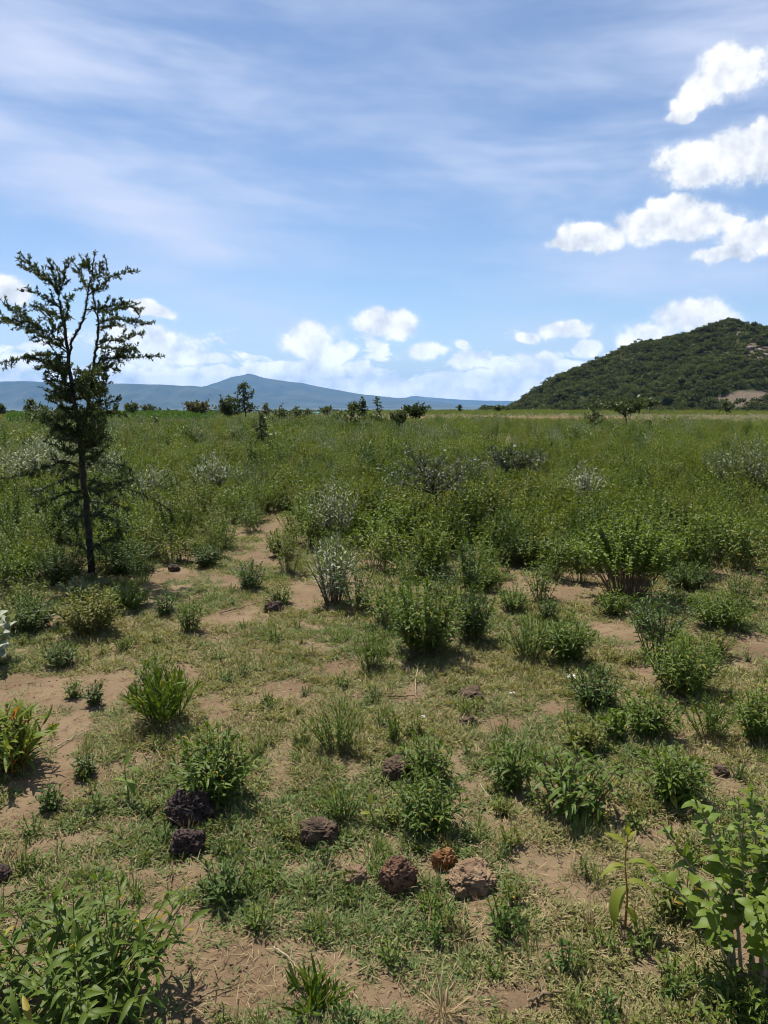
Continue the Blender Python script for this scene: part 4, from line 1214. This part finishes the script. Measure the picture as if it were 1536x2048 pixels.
hand_sapling('single stemmed sapling with large yellow-green leaves in the right foreground', 1247, 1856, 1668, [
    (.46, 215, .125, .044, -30, .95), (.24, -35, .10, .034, -35, .95), (.50, -8, .09, .034, 15, .95), (.30, 120, .07, .026, 0, .9), (.66, 192, .085, .030, 22, .85), (.70, -20, .10, .036, 28, .9),
    (.88, 160, .075, .024, 38, .5), (.93, 25, .045, .015, 55, .3), (.98, 80, .045, .013, 70, .1), (1.0, 250, .04, .012, 65, .1)], M['sapling'], M['stem_red'], 1)
hand_sapling('small sapling with one bright yellow-green leaf among grass at left', 254, 1606, 1528, [
    (.95, 60, .06, .025, 55, .1), (.9, -15, .07, .022, 25, .75), (.6, -40, .075, .03, 0, .95), (.55, 180, .06, .02, 25, .6), (.3, 100, .05, .018, 30, .6)], M['sapling_green'], M['stem_green'], 2)
hand_sapling('yellow leaved seedling in front of the bright bushy herb at right', 1342, 1618, 1560, [
    (.9, 170, .06, .02, 30, .5), (.95, 10, .055, .02, 30, .4), (.5, 260, .06, .022, 0, .95), (.7, 90, .04, .014, 40, .3)], M['sapling'], M['stem_red'], 3)
hand_sapling('yellow leaf seedling right of the fibrous clod', 742, 1652, 1610, [
    (.95, 100, .05, .02, 50, .2), (.6, 200, .05, .016, 20, .6), (.7, -10, .045, .016, 20, .6)], M['sapling'], M['stem_green'], 4)

# ------------------------------------------------------------------ rocks and clods
ROCKS = [  # label, x, y bottom, width px, height px, depth share, material, roughness
    ('largest dark porous rock lying at left in the foreground', 380, 1668, 80, 84, .8, 'scoria_dark', .30, 'porous_rock', 'rock'),
    ('dark brown porous rock just below the largest dark one', 374, 1716, 58, 50, .9, 'scoria_dark', .30, 'porous_rock', 'rock'),
    ('dark fibrous clod in the grass left of the reddish rock', 638, 1690, 68, 46, .9, 'clod', .35, 'earth_clod', 'clod'),
    ('reddish brown porous rock at the front middle', 795, 1800, 68, 76, .8, 'scoria_red', .26, 'porous_rock', 'rock'),
    ('flat tan porous rock right of the reddish brown one', 942, 1786, 84, 50, .8, 'scoria_tan', .28, 'porous_rock', 'rock'),
    ('small orange brown rock behind the flat tan rock', 888, 1744, 46, 44, .8, 'scoria_orange', .35, 'porous_rock', 'rock'),
    ('dark clod half hidden by the bright bushy herb', 796, 1566, 56, 46, .9, 'clod', .3, 'earth_clod', 'clod'),
    ('small dark clod with a twig beside it in the middle', 936, 1458, 34, 22, .9, 'clod', .35, 'earth_clod', 'clod'),
    ('low crumbly clod above the small one with the twig', 942, 1402, 44, 24, .9, 'clod', .35, 'earth_clod', 'clod'),
    ('small dark clod on the soil path below the silver shrub', 548, 1230, 34, 26, .9, 'scoria_dark', .35, 'earth_clod', 'clod'),
    ('small dark rock farther right near the shade of the large thorn tree', 348, 1146, 22, 16, .9, 'scoria_dark', .3, 'porous_rock', 'rock'),
    ('small dark rock closer to the trunk in the tree shade', 294, 1148, 22, 16, .9, 'scoria_dark', .3, 'porous_rock', 'rock'),
    ('dark clod on bare soil near the right edge', 1442, 1552, 28, 20, .9, 'clod', .35, 'earth_clod', 'clod'),
    ('tiny dark stone on the right soil path', 1012, 1150, 16, 11, .9, 'scoria_dark', .3, 'porous_rock', 'rock'),
    ('dark rock cut by the left edge of the picture', 2, 1768, 34, 30, .9, 'scoria_dark', .3, 'porous_rock', 'rock'),
    ('crumbling pale brown clod left of the reddish brown rock', 712, 1772, 50, 34, .9, 'crumb', .4, 'earth_clod', 'clod'),
]
for i, (lab, x, yb, wp, hp, dp, m_, ro, nm, ct) in enumerate(ROCKS):
    p = at(x, yb - hp * 0.3); D = math.hypot(math.hypot(p.x, p.y), CAMZ)
    w = wp / FPX * D; hh = hp / FPX * D * 0.74
    rs = np.random.default_rng(700 + i)
    me = rock_mesh(nm, rs, w / 2, w / 2 * dp, hh * 0.66, M[m_], ro, 5 if wp > 55 else (4 if wp > 30 else 3), 0.36)
    o = bpy.data.objects.new(nm, me); col.objects.link(o)
    o.location = (p.x, p.y, p.z + hh * 0.30); o.rotation_euler = (rs.normal() * .12, rs.normal() * .12, rs.random() * 0.7)
    tag(o, lab, ct)

# ------------------------------------------------------------------ sticks and scraps on the ground
STICKS = [
    ('pale curved stick left of the straight dark stick', [(692, 1348), (715, 1362), (735, 1382), (748, 1392)], .004, 'stem_pale'),
    ('straight dark stick lying across the open grass', [(776, 1396), (810, 1397), (842, 1396)], .005, 'stem_brown'),
    ('upright pale twig touching the right end of the dark stick', [(838, 1328), (832, 1362), (833, 1400)], .005, 'stem_pale'),
    ('short pale dry stick on the grass at the left edge of the straight one', [(694, 1396), (716, 1398), (742, 1400)], .003, 'stem_brown'),
    ('thin twig leaning over the small dark clod', [(936, 1418), (926, 1440), (919, 1464)], .004, 'stem_pale'),
    ('long pale stick on bare soil at far left', [(112, 1500), (140, 1482), (186, 1462)], .004, 'stem_pale'),
    ('curved brown stick above the left grass patch', [(305, 1466), (310, 1495), (320, 1522)], .005, 'stem_pale'),
    ('dark twig beside the white scrap of litter', [(1112, 1347), (1132, 1350), (1152, 1355)], .006, 'stem_brown'),
    ('thin dry stalk right of the bright bushy herb', [(960, 1572), (978, 1600), (1002, 1636)], .0025, 'stem_pale'),
    ('pale bent grass stalk right under the bright bushy herb', [(888, 1626), (920, 1638), (958, 1672), (964, 1720)], .0025, 'stem_pale'),
    ('gnarled root on the soil at the bottom right', [(1055, 2012), (1090, 2000), (1132, 1990)], .006, 'stem_brown'),
    ('long thin stick on bare soil beside the bottom left bush', [(400, 2000), (440, 1985), (484, 1972)], .003, 'stem_brown'),
    ('dry stalk standing right of the bottom left bush', [(332, 1800), (342, 1770), (344, 1730)], .004, 'stem_brown'),
    ('thin twig on the grass left of the round path herb', [(440, 1230), (470, 1222), (500, 1214)], .006, 'stem_brown'),
    ('dry twig on the path beside the silver shrub', [(520, 1156), (545, 1158), (584, 1163)], .007, 'stem_brown'),
    ('pale straw stalk lying at the bottom middle', [(548, 1900), (580, 1925), (600, 1950)], .003, 'stem_pale'),
    ('twig on soil left of the bottom left bush top', [(10, 1800), (60, 1782), (90, 1768)], .004, 'stem_brown'),
    ('thin stick lying between the two right soil patches', [(1215, 1652), (1250, 1646), (1290, 1652)], .003, 'stem_pale'),
]
rs = np.random.default_rng(88)
for lab, pts, r_, m_ in STICKS:
    g0 = at(*pts[0])
    P = [np.array(at(*q)) - np.array(g0) + np.array([0, 0, r_ * 1.2 + .008]) for q in pts]
    path = smooth_path(P, 14); path[1:-1] += rs.normal(size=path[1:-1].shape) * r_ * .6
    mb = MB(); tube(mb, path, np.linspace(r_, r_ * .45, len(path)) * (1 + .15 * rs.normal(size=len(path))), 6)
    # a short broken side twig makes it a stick rather than a rod
    k_ = len(path) // 2; e = path[k_] + np.array([rs.normal() * .03, rs.normal() * .03, .012])
    tube(mb, np.stack([path[k_], (path[k_] + e) / 2 + [0, 0, .004], e]), [r_ * .5, r_ * .4, r_ * .2], 5)
    o = mb.build('stick', M[m_], smooth=True); o.location = g0
    tag(o, lab, 'stick')

for lab, x, y, s in [('white scrap of litter beside a dark herb at right', 1144, 1359, .030), ('tiny pale scrap of litter on the grass left of the white scrap', 1024, 1391, .020),
                     ('tiny white scrap near the upright pale twig', 846, 1437, .014)]:
    p = at(x, y); mb = MB(); n = 5
    gx, gy = np.meshgrid(np.linspace(-1, 1, n), np.linspace(-1, 1, n), indexing='ij')
    gz = rs.normal(size=gx.shape) * .22 + .5
    V = np.stack([gx * (1 + .2 * rs.normal(size=gx.shape)), gy * .7, gz], -1).reshape(-1, 3) * s
    i, j = np.meshgrid(np.arange(n - 1), np.arange(n - 1), indexing='ij')
    mb.add(V, None, np.stack([i * n + j, (i + 1) * n + j, (i + 1) * n + j + 1, i * n + j + 1], -1).reshape(-1, 4))
    o = mb.build('litter_scrap', M['litter']); o.location = (p.x, p.y, p.z + .004)
    sm_ = o.modifiers.new('thickness', 'SOLIDIFY'); sm_.thickness = .0012
    tag(o, lab, 'litter')

# small house with a turquoise roof far beyond the field
def build_house():
    d = ray(630, 826); D = 600.0
    x, y = d[0] / d[1] * D, D
    z = float(ground_z(x, y))
    t = thing('house', 'small far house with a turquoise sheet roof beyond the field', 'house', (x, y, z), 0.12)
    ztop = CAMZ + d[2] / d[1] * D - z + .8
    ev = max(2.2, ztop - 1.1)
    def box(nm, a, b, m_, par=t):
        mb = MB(); (x0, y0, z0), (x1, y1, z1) = a, b
        mb.add([(x0, y0, z0), (x1, y0, z0), (x1, y1, z0), (x0, y1, z0), (x0, y0, z1), (x1, y0, z1), (x1, y1, z1), (x0, y1, z1)], None,
               [(0, 3, 2, 1), (4, 5, 6, 7), (0, 1, 5, 4), (1, 2, 6, 5), (2, 3, 7, 6), (3, 0, 4, 7)])
        return mb.build(nm, m_, par)
    box('wall', (-4.6, -2.6, -.6), (4.6, 2.6, ev), M['house_wall'])
    mb = MB(); e = .5
    V = [(-5.1, -3.1, ev), (5.1, -3.1, ev), (5.1, 3.1, ev), (-5.1, 3.1, ev), (-5.1, 0, ev + 1.2), (5.1, 0, ev + 1.2)]
    mb.add(V, [(0, 4, 3), (1, 2, 5)], [(0, 1, 5, 4), (3, 4, 5, 2), (0, 3, 2, 1)]); mb.build('roof', M['roof_blue'], t)
    box('door', (-.5, -2.66, -.2), (.5, -2.6, 1.95), M['stem_brown'])
    for sx in (-3, 2.2): box('window', (sx, -2.65, 1.0), (sx + .9, -2.6, 1.9), M['gall'])


build_house()

# ------------------------------------------------------------------ herbs of the middle distance: one by one where they can be told apart
NO_SHRUB = [(868, 1066, 34, 26), (1014, 1000, 34, 20), (664, 1100, 40, 14), (1250, 1195, 120, 30), (560, 1060, 50, 34), (520, 1105, 60, 34), (440, 1165, 120, 36), (470, 1235, 200, 60), (420, 1300, 300, 50), (640, 1275, 120, 60), (1060, 1178, 56, 24), (1010, 1142, 40, 14), (1235, 1262, 70, 44),
            (945, 1110, 36, 14), (1290, 1350, 70, 30), (1505, 1292, 80, 44), (370, 1100, 60, 18), (620, 1180, 46, 30), (600, 1130, 30, 20), (730, 1180, 40, 24), (1330, 1230, 30, 14), (320, 1150, 50, 20)]


def clear_of(px, py):
    m = np.ones(len(px), bool)
    for (cx, cy_, rx, ry) in NO_SHRUB:
        m &= ((px - cx) / rx) ** 2 + ((py - cy_) / ry) ** 2 > 1
    return m


protoA = []
rsP = np.random.default_rng(900)
for i in range(10):
    kd = ['n', 'd', 'n', 't', 'y', 'n', 'p', 'd', 't', 'n'][i]; K = KINDS[kd]
    h = .34 + .16 * rsP.random(); w = .34 + .16 * rsP.random()
    g = herb_geo(rsP, h, w, K['leaf'] * .88, K['lw'] * .82, 24, K['droop'], K['low'] + .05, K['elev'], .55)
    protoA.append((g, kd))
lab_by = {'n': 'green leafy herb among the crowded herbs of the middle distance', 'd': 'dark green leafy herb among the crowded herbs of the middle distance',
          't': 'narrow leaved herb among the crowded herbs of the middle distance', 'y': 'yellowing herb among the crowded herbs of the middle distance',
          'p': 'pale round leaved herb among the crowded herbs of the middle distance'}
grp_by = {'n': 'green herbs of the middle distance', 'd': 'dark herbs of the middle distance', 't': 'narrow leaved herbs of the middle distance', 'y': 'yellowing herbs of the middle distance', 'p': 'round leaved herbs of the middle distance'}
x, y = wedge(rsP, 5200, 4.6, 12.5, .60)
px, py = project(x, y, ground_z(x, y))
dens = sm(-py, -1300, -1130) * .75 + .06
dens = np.where(px < 700, dens * sm(-py, -1290, -1080), dens)
ok = (rsP.random(len(x)) < dens) & clear_of(px, py) & (py < 1330) & (px > -120) & (px < 1660)
x, y, px, py = x[ok], y[ok], px[ok], py[ok]
sel = []
first = {}
for i in range(len(x)):
    r_ = .20 + .10 * rsP.random()
    if any((x[i] - a) ** 2 + (y[i] - b) ** 2 < (r_ + c * .75) ** 2 for a, b, c in TAKEN): continue
    TAKEN.append((x[i], y[i], r_)); sel.append(i)
    if len(sel) >= 300: break
for n_, i in enumerate(sel):
    q = int(rsP.integers(10)); g, kd = protoA[q]
    s = .75 + .5 * rsP.random(); loc = (x[i], y[i], float(ground_z(x[i], y[i]))); rz = rsP.random() * 6.28
    if q not in first:
        K = KINDS[kd]
        first[q] = make_plant('leafy_herb', lab_by[kd], 'plant', g, M[K['m']], M[K['s']], loc, rz, 'round' if kd == 'p' else 'lance', True, grp_by[kd])
        first[q].scale = (s, s, s)
    else:
        copy_thing(first[q], loc, rz, (s, s, s * (.85 + .3 * rsP.random())))
print('single middle distance herbs', len(sel))


# ------------------------------------------------------------------ masses that read as one: shrubs, hillside bush, crop, grass, soil crumbs
def loose(name, geo, m, fine, stem_m=None):
    """an unlinked piece for scatter(): leaves and stems in one mesh"""
    st, lf = geo; mb = MB()
    if fine: leaf_geo(mb, lf['P'], lf['D'], lf['N'], lf['L'], lf['W'], lf['droop'], lf['rnd'])
    else: quad_geo(mb, lf['P'], lf['D'], lf['N'], lf['L'], lf['W'], lf['rnd'])
    nf = sum(len(t_) for t_ in mb.T) + sum(len(q_) for q_ in mb.Q)
    o = mb.build(name, m, link=False)
    if stem_m is not None and fine:
        for V, Q in zip(st.V, st.Q): pass
        all_v = np.concatenate(st.V); all_q = np.concatenate(st.Q)
        mb2 = MB(); mb2.V = mb.V + [all_v]; mb2.T = mb.T; mb2.Q = mb.Q + [all_q + mb.n]; mb2.rnd = mb.rnd + [np.full(len(all_v), .5)]
        me = mb2.mesh(name, m); me.materials.append(stem_m)
        nT = sum(len(t_) for t_ in mb.T); nQ = sum(len(q_) for q_ in mb.Q)
        mi = np.zeros(len(me.polygons), np.int32); mi[nT + nQ:] = 1
        me.polygons.foreach_set('material_index', mi)
        o.data = me
    return o


def field_mask(x, y):
    px, py = project(x, y, ground_z(x, y))
    keep = clear_of(px, py) & (py < 1270)
    return keep, px, py


rs = np.random.default_rng(1201)
near = []; midl = []; farl = []
for i in range(9):
    kd = 'ntdnynptn'[i]; K = KINDS[kd]; mm = 'herb_field' if kd in 'nt' else K['m']
    h = .40 + .22 * rs.random(); w = .34 + .2 * rs.random()
    near.append(loose('field_herb', herb_geo(rs, h, w, .050, .0175, 17, .4, .2, .45, .5), M[mm], True, M['stem_green']))
    midl.append(loose('field_herb', herb_geo(rs, h * 1.0, w * 1.3, .066, .030, 17, .3, .15, .45, .75), M[mm], False))
    farl.append(loose('field_herb', herb_geo(rs, h * 1.0, w * 2.0, .12, .060, 14, .3, .1, .5, .8), M[mm], False))
sil = [loose('field_silver', herb_geo(rs, .7, .6, .07, .022, 14, .1, .3, .85, .6), M['silver_field'], False) for _ in range(2)]

x, y = wedge(rs, 5200, 6.2, 20)
keep, px, py = field_mask(x, y)
keep &= rs.random(len(x)) < np.clip(sm(-py, -1240, -1060), .03, 1) * sm(fbm(x, y, 1.6, 3, 90), .22, .44)
big = np.array([max(0, 0) for _ in range(1)])
for (a, b, c) in TAKEN:
    keep &= (x - a) ** 2 + (y - b) ** 2 > (c * .55) ** 2
x, y = x[keep], y[keep]
P, rot = spread(rs, x, y, .10)
patch = fbm(x, y, 2.2, 2, 33)
scl = (.55 + .65 * rs.random(len(x))) * (.55 + .9 * patch)
scatter('shrub_mass', 'dense knee high green herbs covering the field in the middle distance', 'shrubs', near, P, rot, scl, (rs.integers(0, 9, len(x)) + (patch * 9).astype(int)) % 9)
print('near field', len(x))

x, y = wedge(rs, 12500, 19, 58)
r = np.hypot(x, y)
keep = rs.random(len(x)) < sm(fbm(x, y, 5.0, 3, 92), .25, .42)
x, y = x[keep], y[keep]
P, rot = spread(rs, x, y, .10); patch = fbm(x, y, 6.0, 2, 35)
idx = np.where(rs.random(len(x)) < .05 + .12 * (patch > .6), 9 + rs.integers(0, 2, len(x)), (rs.integers(0, 9, len(x)) // 2 + (patch * 14).astype(int)) % 9)
scatter('shrub_mass', 'dense green herbs farther out across the flat field', 'shrubs', midl + sil, P, rot, (.5 + .75 * rs.random(len(x))) * (.5 + 1.0 * patch), idx)

x, y = wedge(rs, 15500, 56, 150)
a = np.arctan2(x, y); r = np.hypot(x, y)
inside = r < 108 + 42 * sm(a, -.14, .06)
red = red_soil(x, y)
crop_zone = (a > -.45) & (a < -.215) & (r > 62) & (r < 96)
keep = inside & (rs.random(len(x)) < (1 - red * .62) * (.35 + .65 * sm(fbm(x, y, 12., 3, 93), .3, .5))) & ~crop_zone
x, y = x[keep], y[keep]
P, rot = spread(rs, x, y, .10); patch = fbm(x, y, 9.0, 2, 37)
scatter('shrub_mass', 'low green herbs reaching the far edge of the field', 'shrubs', farl, P, rot, (.35 + .5 * rs.random(len(x))) * (.6 + .6 * patch) * (1 - .5 * sm(np.arctan2(x, y), -.04, .05) * sm(np.hypot(x, y), 44, 60) * (1 - sm(np.hypot(x, y), 92, 102))) * (1 - .45 * red_soil(x, y)), (rs.integers(0, 5, len(x)) + (patch * 8).astype(int)) % 9)

# taller shrubs that stick out of the mass
x, y = wedge(rs, 420, 9.5, 48)
keep, px, py = field_mask(x, y); x, y = x[keep], y[keep]
P, rot = spread(rs, x, y, .08)
scatter('tall_shrubs', 'taller shrubs standing out of the dense field herbs', 'shrubs', near[:6], P, rot, np.stack([.9 + .5 * rs.random(len(x)), .9 + .5 * rs.random(len(x)), 1.2 + .5 * rs.random(len(x))], 1), rs.integers(0, 6, len(x)))

# bright crop strip at the far left of the field
cp = [loose('crop_plant', herb_geo(rs, .5, .6, .22, .08, 6, .5, .2, .8, .8), M['crop'], False) for _ in range(3)]
a = rs.uniform(-.45, -.215, 1700); r = rs.uniform(66, 95, 1700)
x, y = r * np.sin(a), r * np.cos(a)
P, rot = spread(rs, x, y, .05)
scatter('crop_plants', 'bright green crop strip at the far left of the field', 'crop', cp, P, rot, .75 + .5 * rs.random(len(x)), rs.integers(0, 3, len(x)))


# bush on the hillside
def hill_tree_mesh(rs, h, w, cards, leaf):
    wood = MB(); cr = MB()
    tube(wood, [[0, 0, -.4], [.1, .05, h * .3], [0, .1, h * .6]], [h * .035, h * .028, h * .015], 5)
    nb = 7
    C = []; Nd = []
    for i in range(nb):
        c = np.array([rs.normal() * w * .24, rs.normal() * w * .24, h * (.45 + .38 * rs.random())]); s = w * (.20 + .13 * rs.random())
        d = unit(rs, cards // nb); d[:, 2] = np.abs(d[:, 2]) * .9 - .25
        C.append(c + d * s * (.55 + .5 * rs.random((len(d), 1))) * [1, 1, .8]); Nd.append(d + UP * .25)
    C = np.concatenate(C); Nd = np.concatenate(Nd); n = len(C)
    quad_geo(cr, C, norm(unit(rs, n) + UP * .2), norm(unit(rs, n) * .35 + Nd), leaf * (.6 + .8 * rs.random(n)), leaf * .6, rs.random(n))
    return wood, cr


hp = []
for i in range(7):
    _, cr = hill_tree_mesh(rs, 3.6, 4.2, 240, .75)
    hp.append(cr.build('hill_bush', M['hill_leaf'], link=False))
x = rs.uniform(_hp[0, 0] + 1, _hp[-1, 0] - 3, 19000); y = rs.uniform(425, 800, 19000)
z = hill_z(x, y); s_all, s_a, s_b = scree(x, y)
keep = (z > -13.5) & ((y < 665) | (x < 200)) & (rs.random(len(x)) > s_a * .985) & (rs.random(len(x)) > s_b * .6) & (rs.random(len(x)) < .5 + .5 * sm(fbm(x, y, 20., 3, 95), .3, .5)) & (x < 420)
x, y, z = x[keep], y[keep], z[keep]
patch = fbm(x, y, 26.0, 3, 96)
P = np.stack([x, y, z - .2], 1); rot = np.stack([np.zeros(len(x)), np.zeros(len(x)), rs.random(len(x)) * 6.28], 1)
sz = (.55 + 1.05 * rs.random(len(x)) ** 2) * (.62 + .85 * patch)
scatter('hillside_bush', 'dense bush and small trees covering the slope of the hill', 'bush', hp, P, rot, sz, rs.integers(0, 7, len(x)))
print('hill bush', len(x))
# belt of bush along the foot of the hill and scattered over the low ground behind the field
x = rs.uniform(110, 420, 1500); y = rs.uniform(330, 430, 1500); k_ = x > 75 + (y - 330) * .12 + (430 - y) * .25; x, y = x[k_], y[k_]
P = np.stack([x, y, ground_z(x, y) - .2], 1); rot = np.stack([np.zeros(len(x)), np.zeros(len(x)), rs.random(len(x)) * 6.28], 1)
scatter('bush_belt', 'band of low bush along the foot of the hill', 'bush', hp, P, rot, .4 + .6 * rs.random(len(x)), rs.integers(0, 7, len(x)))
rr_ = np.exp(rs.uniform(math.log(750), math.log(4500), 2600)); aa = rs.uniform(-.62, .18, 2600)
x, y = rr_ * np.sin(aa), rr_ * np.cos(aa)
P = np.stack([x, y, ground_z(x, y) - .2], 1); rot = np.stack([np.zeros(len(x)), np.zeros(len(x)), rs.random(len(x)) * 6.28], 1)
scatter('plain_bush', 'scattered far bushes over the low plain beyond the field', 'bush', hp, P, rot, .45 + .7 * rs.random(len(x)), rs.integers(0, 7, len(x)))

# single trees that stand out on the skyline of the hill
SKY = [(1062, 797), (1094, 772), (1118, 762), (1128, 758), (1150, 749), (1186, 730), (1198, 724), (1214, 718), (1232, 709), (1241, 705), (1252, 702), (1268, 696), (1282, 691), (1304, 690), (1330, 690), (1352, 683), (1372, 676), (1384, 673),
       (1402, 667), (1424, 661), (1440, 654), (1452, 649), (1466, 650), (1484, 652), (1502, 656), (1520, 662)]
wood, cr = hill_tree_mesh(np.random.default_rng(66), 5.2, 4.4, 300, .6)
src = None
for i, (px_, py_) in enumerate(SKY):
    d = ray(px_, py_); yy = HY - 2; xx = d[0] / d[1] * yy; zz = float(hill_z(np.array([xx]), np.array([yy]))[0]) - .2
    s = .8 + .7 * rs.random()
    if src is None:
        src = thing('hill_tree', 'small tree standing out on the skyline of the bushy hill', 'tree', (xx, yy, zz), 0, 'trees on the skyline of the hill')
        wood.build('trunk', M['bark_grey'], src); cr.build('crown', M['hill_leaf'], src, kind='stuff'); src.scale = (s, s, s)
    else:
        copy_thing(src, (xx, yy, zz), rs.random() * 6.28, (s * (.8 + .4 * rs.random()), s, s))
# pale boulders near the top right of the hill
for i, (px_, py_) in enumerate([(1508, 684), (1528, 690), (1518, 706), (1532, 716), (1500, 700), (1534, 742), (1480, 672)]):
    d = ray(px_, py_)
    ys = np.linspace(430, 640, 400); xs_ = d[0] / d[1] * ys; zs = CAMZ + d[2] / d[1] * ys
    k_ = int(np.argmax(hill_z(xs_, ys) > zs)) or 380
    me = rock_mesh('boulder', np.random.default_rng(400 + i), 2.6, 2.2, 2.0, M['hill_rock'], .3, 3, .1)
    o = bpy.data.objects.new('boulder', me); col.objects.link(o)
    o.location = (xs_[k_], ys[k_], float(hill_z(xs_[k_:k_ + 1], ys[k_:k_ + 1])[0]) + 1.0); o.rotation_euler = (0, 0, i * 1.3)
    tag(o, 'pale rust stained boulder near the top of the hill', 'boulder', 'boulders near the top of the hill')


# ------------------------------------------------------------------ grass, straw, weeds and crumbs on the near ground
def tuft_piece(name, rs, n, L, W, m, elev, droop, rad=.02):
    a = rs.random(n) * 6.283; e = np.clip(rs.normal(elev, .3, n), .02, 1.5)
    D = np.stack([np.cos(a) * np.cos(e), np.sin(a) * np.cos(e), np.sin(e)], 1)
    N = np.stack([-np.cos(a) * np.sin(e), -np.sin(a) * np.sin(e), np.cos(e)], 1) + rs.normal(size=(n, 3)) * .3
    P = np.stack([np.cos(a) * rad * rs.random(n), np.sin(a) * rad * rs.random(n), np.zeros(n) + .001], 1)
    mb = MB(); leaf_geo(mb, P, D, N, L * (.5 + .9 * rs.random(n)), W * (.7 + .6 * rs.random(n)), np.clip(rs.normal(droop, .2, n), 0, 1), rs.random(n), .2, 'strap')
    return mb.build(name, m, link=False)


gp = [tuft_piece('grass_tuft', rs, 12, .031, .0050, M['grass'], .38, .35, .03) for _ in range(4)] + \
     [tuft_piece('grass_tuft', rs, 12, .034, .0052, M['grass_green'], .45, .35, .03) for _ in range(3)] + \
     [tuft_piece('grass_tuft', rs, 12, .040, .0030, M['straw'], .22, .3, .035) for _ in range(3)]
n = 240000
r = np.exp(rs.uniform(math.log(1.1), math.log(15.0), n)); a = rs.uniform(-.68, .68, n)
x, y = r * np.sin(a), r * np.cos(a)
gd = grass_density(x, y)
keep = rs.random(n) < (gd * .98 * sm(fbm(x, y, .16, 2, 303), .24, .52) + .035) * np.clip((r / 3.6), .5, 1)
x, y, gd, r = x[keep], y[keep], gd[keep], r[keep]
P, rot = spread(rs, x, y, .25)
hue = fbm(x, y, .9, 3, 301)
u = rs.random(len(x))
idx = np.where(u < .24, 7 + rs.integers(0, 3, len(x)), np.where(hue + .25 * (rs.random(len(x)) - .5) > .52, 4 + rs.integers(0, 3, len(x)), rs.integers(0, 4, len(x))))
scatter('short_grass', 'short sparse grass, half green half dry, on the near soil', 'grass', gp, P, rot, (.55 + .7 * rs.random(len(x))) * (.75 + .35 * gd) * np.clip(.8 + r / 14, .8, 1.6), idx)
print('grass tufts', len(x))
# dry straw lying on the soil
sp = [tuft_piece('straw', rs, 3, .045, .0020, M['straw'], .06, .05, .05) for _ in range(4)]
n = 9000; r = np.exp(rs.uniform(math.log(1.2), math.log(11), n)); a = rs.uniform(-.66, .66, n); x, y = r * np.sin(a), r * np.cos(a)
P, rot = spread(rs, x, y, .08, .003)
scatter('dry_straw', 'loose dry straw strewn over the near soil', 'straw', sp, P, rot, .5 + .9 * rs.random(n), rs.integers(0, 4, n))
# taller tussocks and small weeds
tp = [tuft_piece('tussock', rs, 34, .11, .0038, M['grass_green'], 1.1, .4, .03) for _ in range(3)] + [tuft_piece('tussock', rs, 34, .10, .0036, M['straw'], .95, .4, .03) for _ in range(2)] + \
     [loose('weed', herb_geo(rs, .09, .11, .034, .010, 6, .4, .1, .5, .45), M[k_], True, M['stem_green']) for k_ in ('herb', 'herb_dark', 'herb_yellow')]
n = 1500; r = np.exp(rs.uniform(math.log(1.4), math.log(12), n)); a = rs.uniform(-.66, .66, n); x, y = r * np.sin(a), r * np.cos(a)
keep = rs.random(n) < grass_density(x, y) * .8 + .1; x, y = x[keep], y[keep]
P, rot = spread(rs, x, y, .12); u = rs.random(len(x))
scatter('small_weeds', 'small weeds and grass tussocks dotted over the near ground', 'weeds', tp, P, rot, .45 + .6 * rs.random(len(x)), np.where(u < .3, rs.integers(0, 3, len(x)), np.where(u < .36, rs.integers(3, 5, len(x)), rs.integers(5, 8, len(x)))))
# soil crumbs
cb = []
for i in range(4):
    me = rock_mesh('crumb', rs, .008, .007, .0042, M['crumb'], .5, 2, .1); cb.append(bpy.data.objects.new('crumb', me))
n = 26000; r = np.exp(rs.uniform(math.log(1.1), math.log(9), n)); a = rs.uniform(-.66, .66, n); x, y = r * np.sin(a), r * np.cos(a)
keep = rs.random(n) < .75 - .5 * grass_density(x, y); x, y = x[keep], y[keep]
P, rot = spread(rs, x, y, .5, .001)
scatter('soil_crumbs', 'crumbs of brown soil and grit on the bare ground', 'soil', cb, P, rot, .2 + .75 * rs.random(len(x)) ** 4, rs.integers(0, 4, len(x)))
# dry yellow tussock at the bottom
o = tuft_piece('dry_tussock', np.random.default_rng(5), 70, .085, .0036, M['straw'], .85, .45, .035); col.objects.link(o)
o.location = at(886, 2028); tag(o, 'straw yellow dry grass tussock at the bottom middle', 'grass tussock')
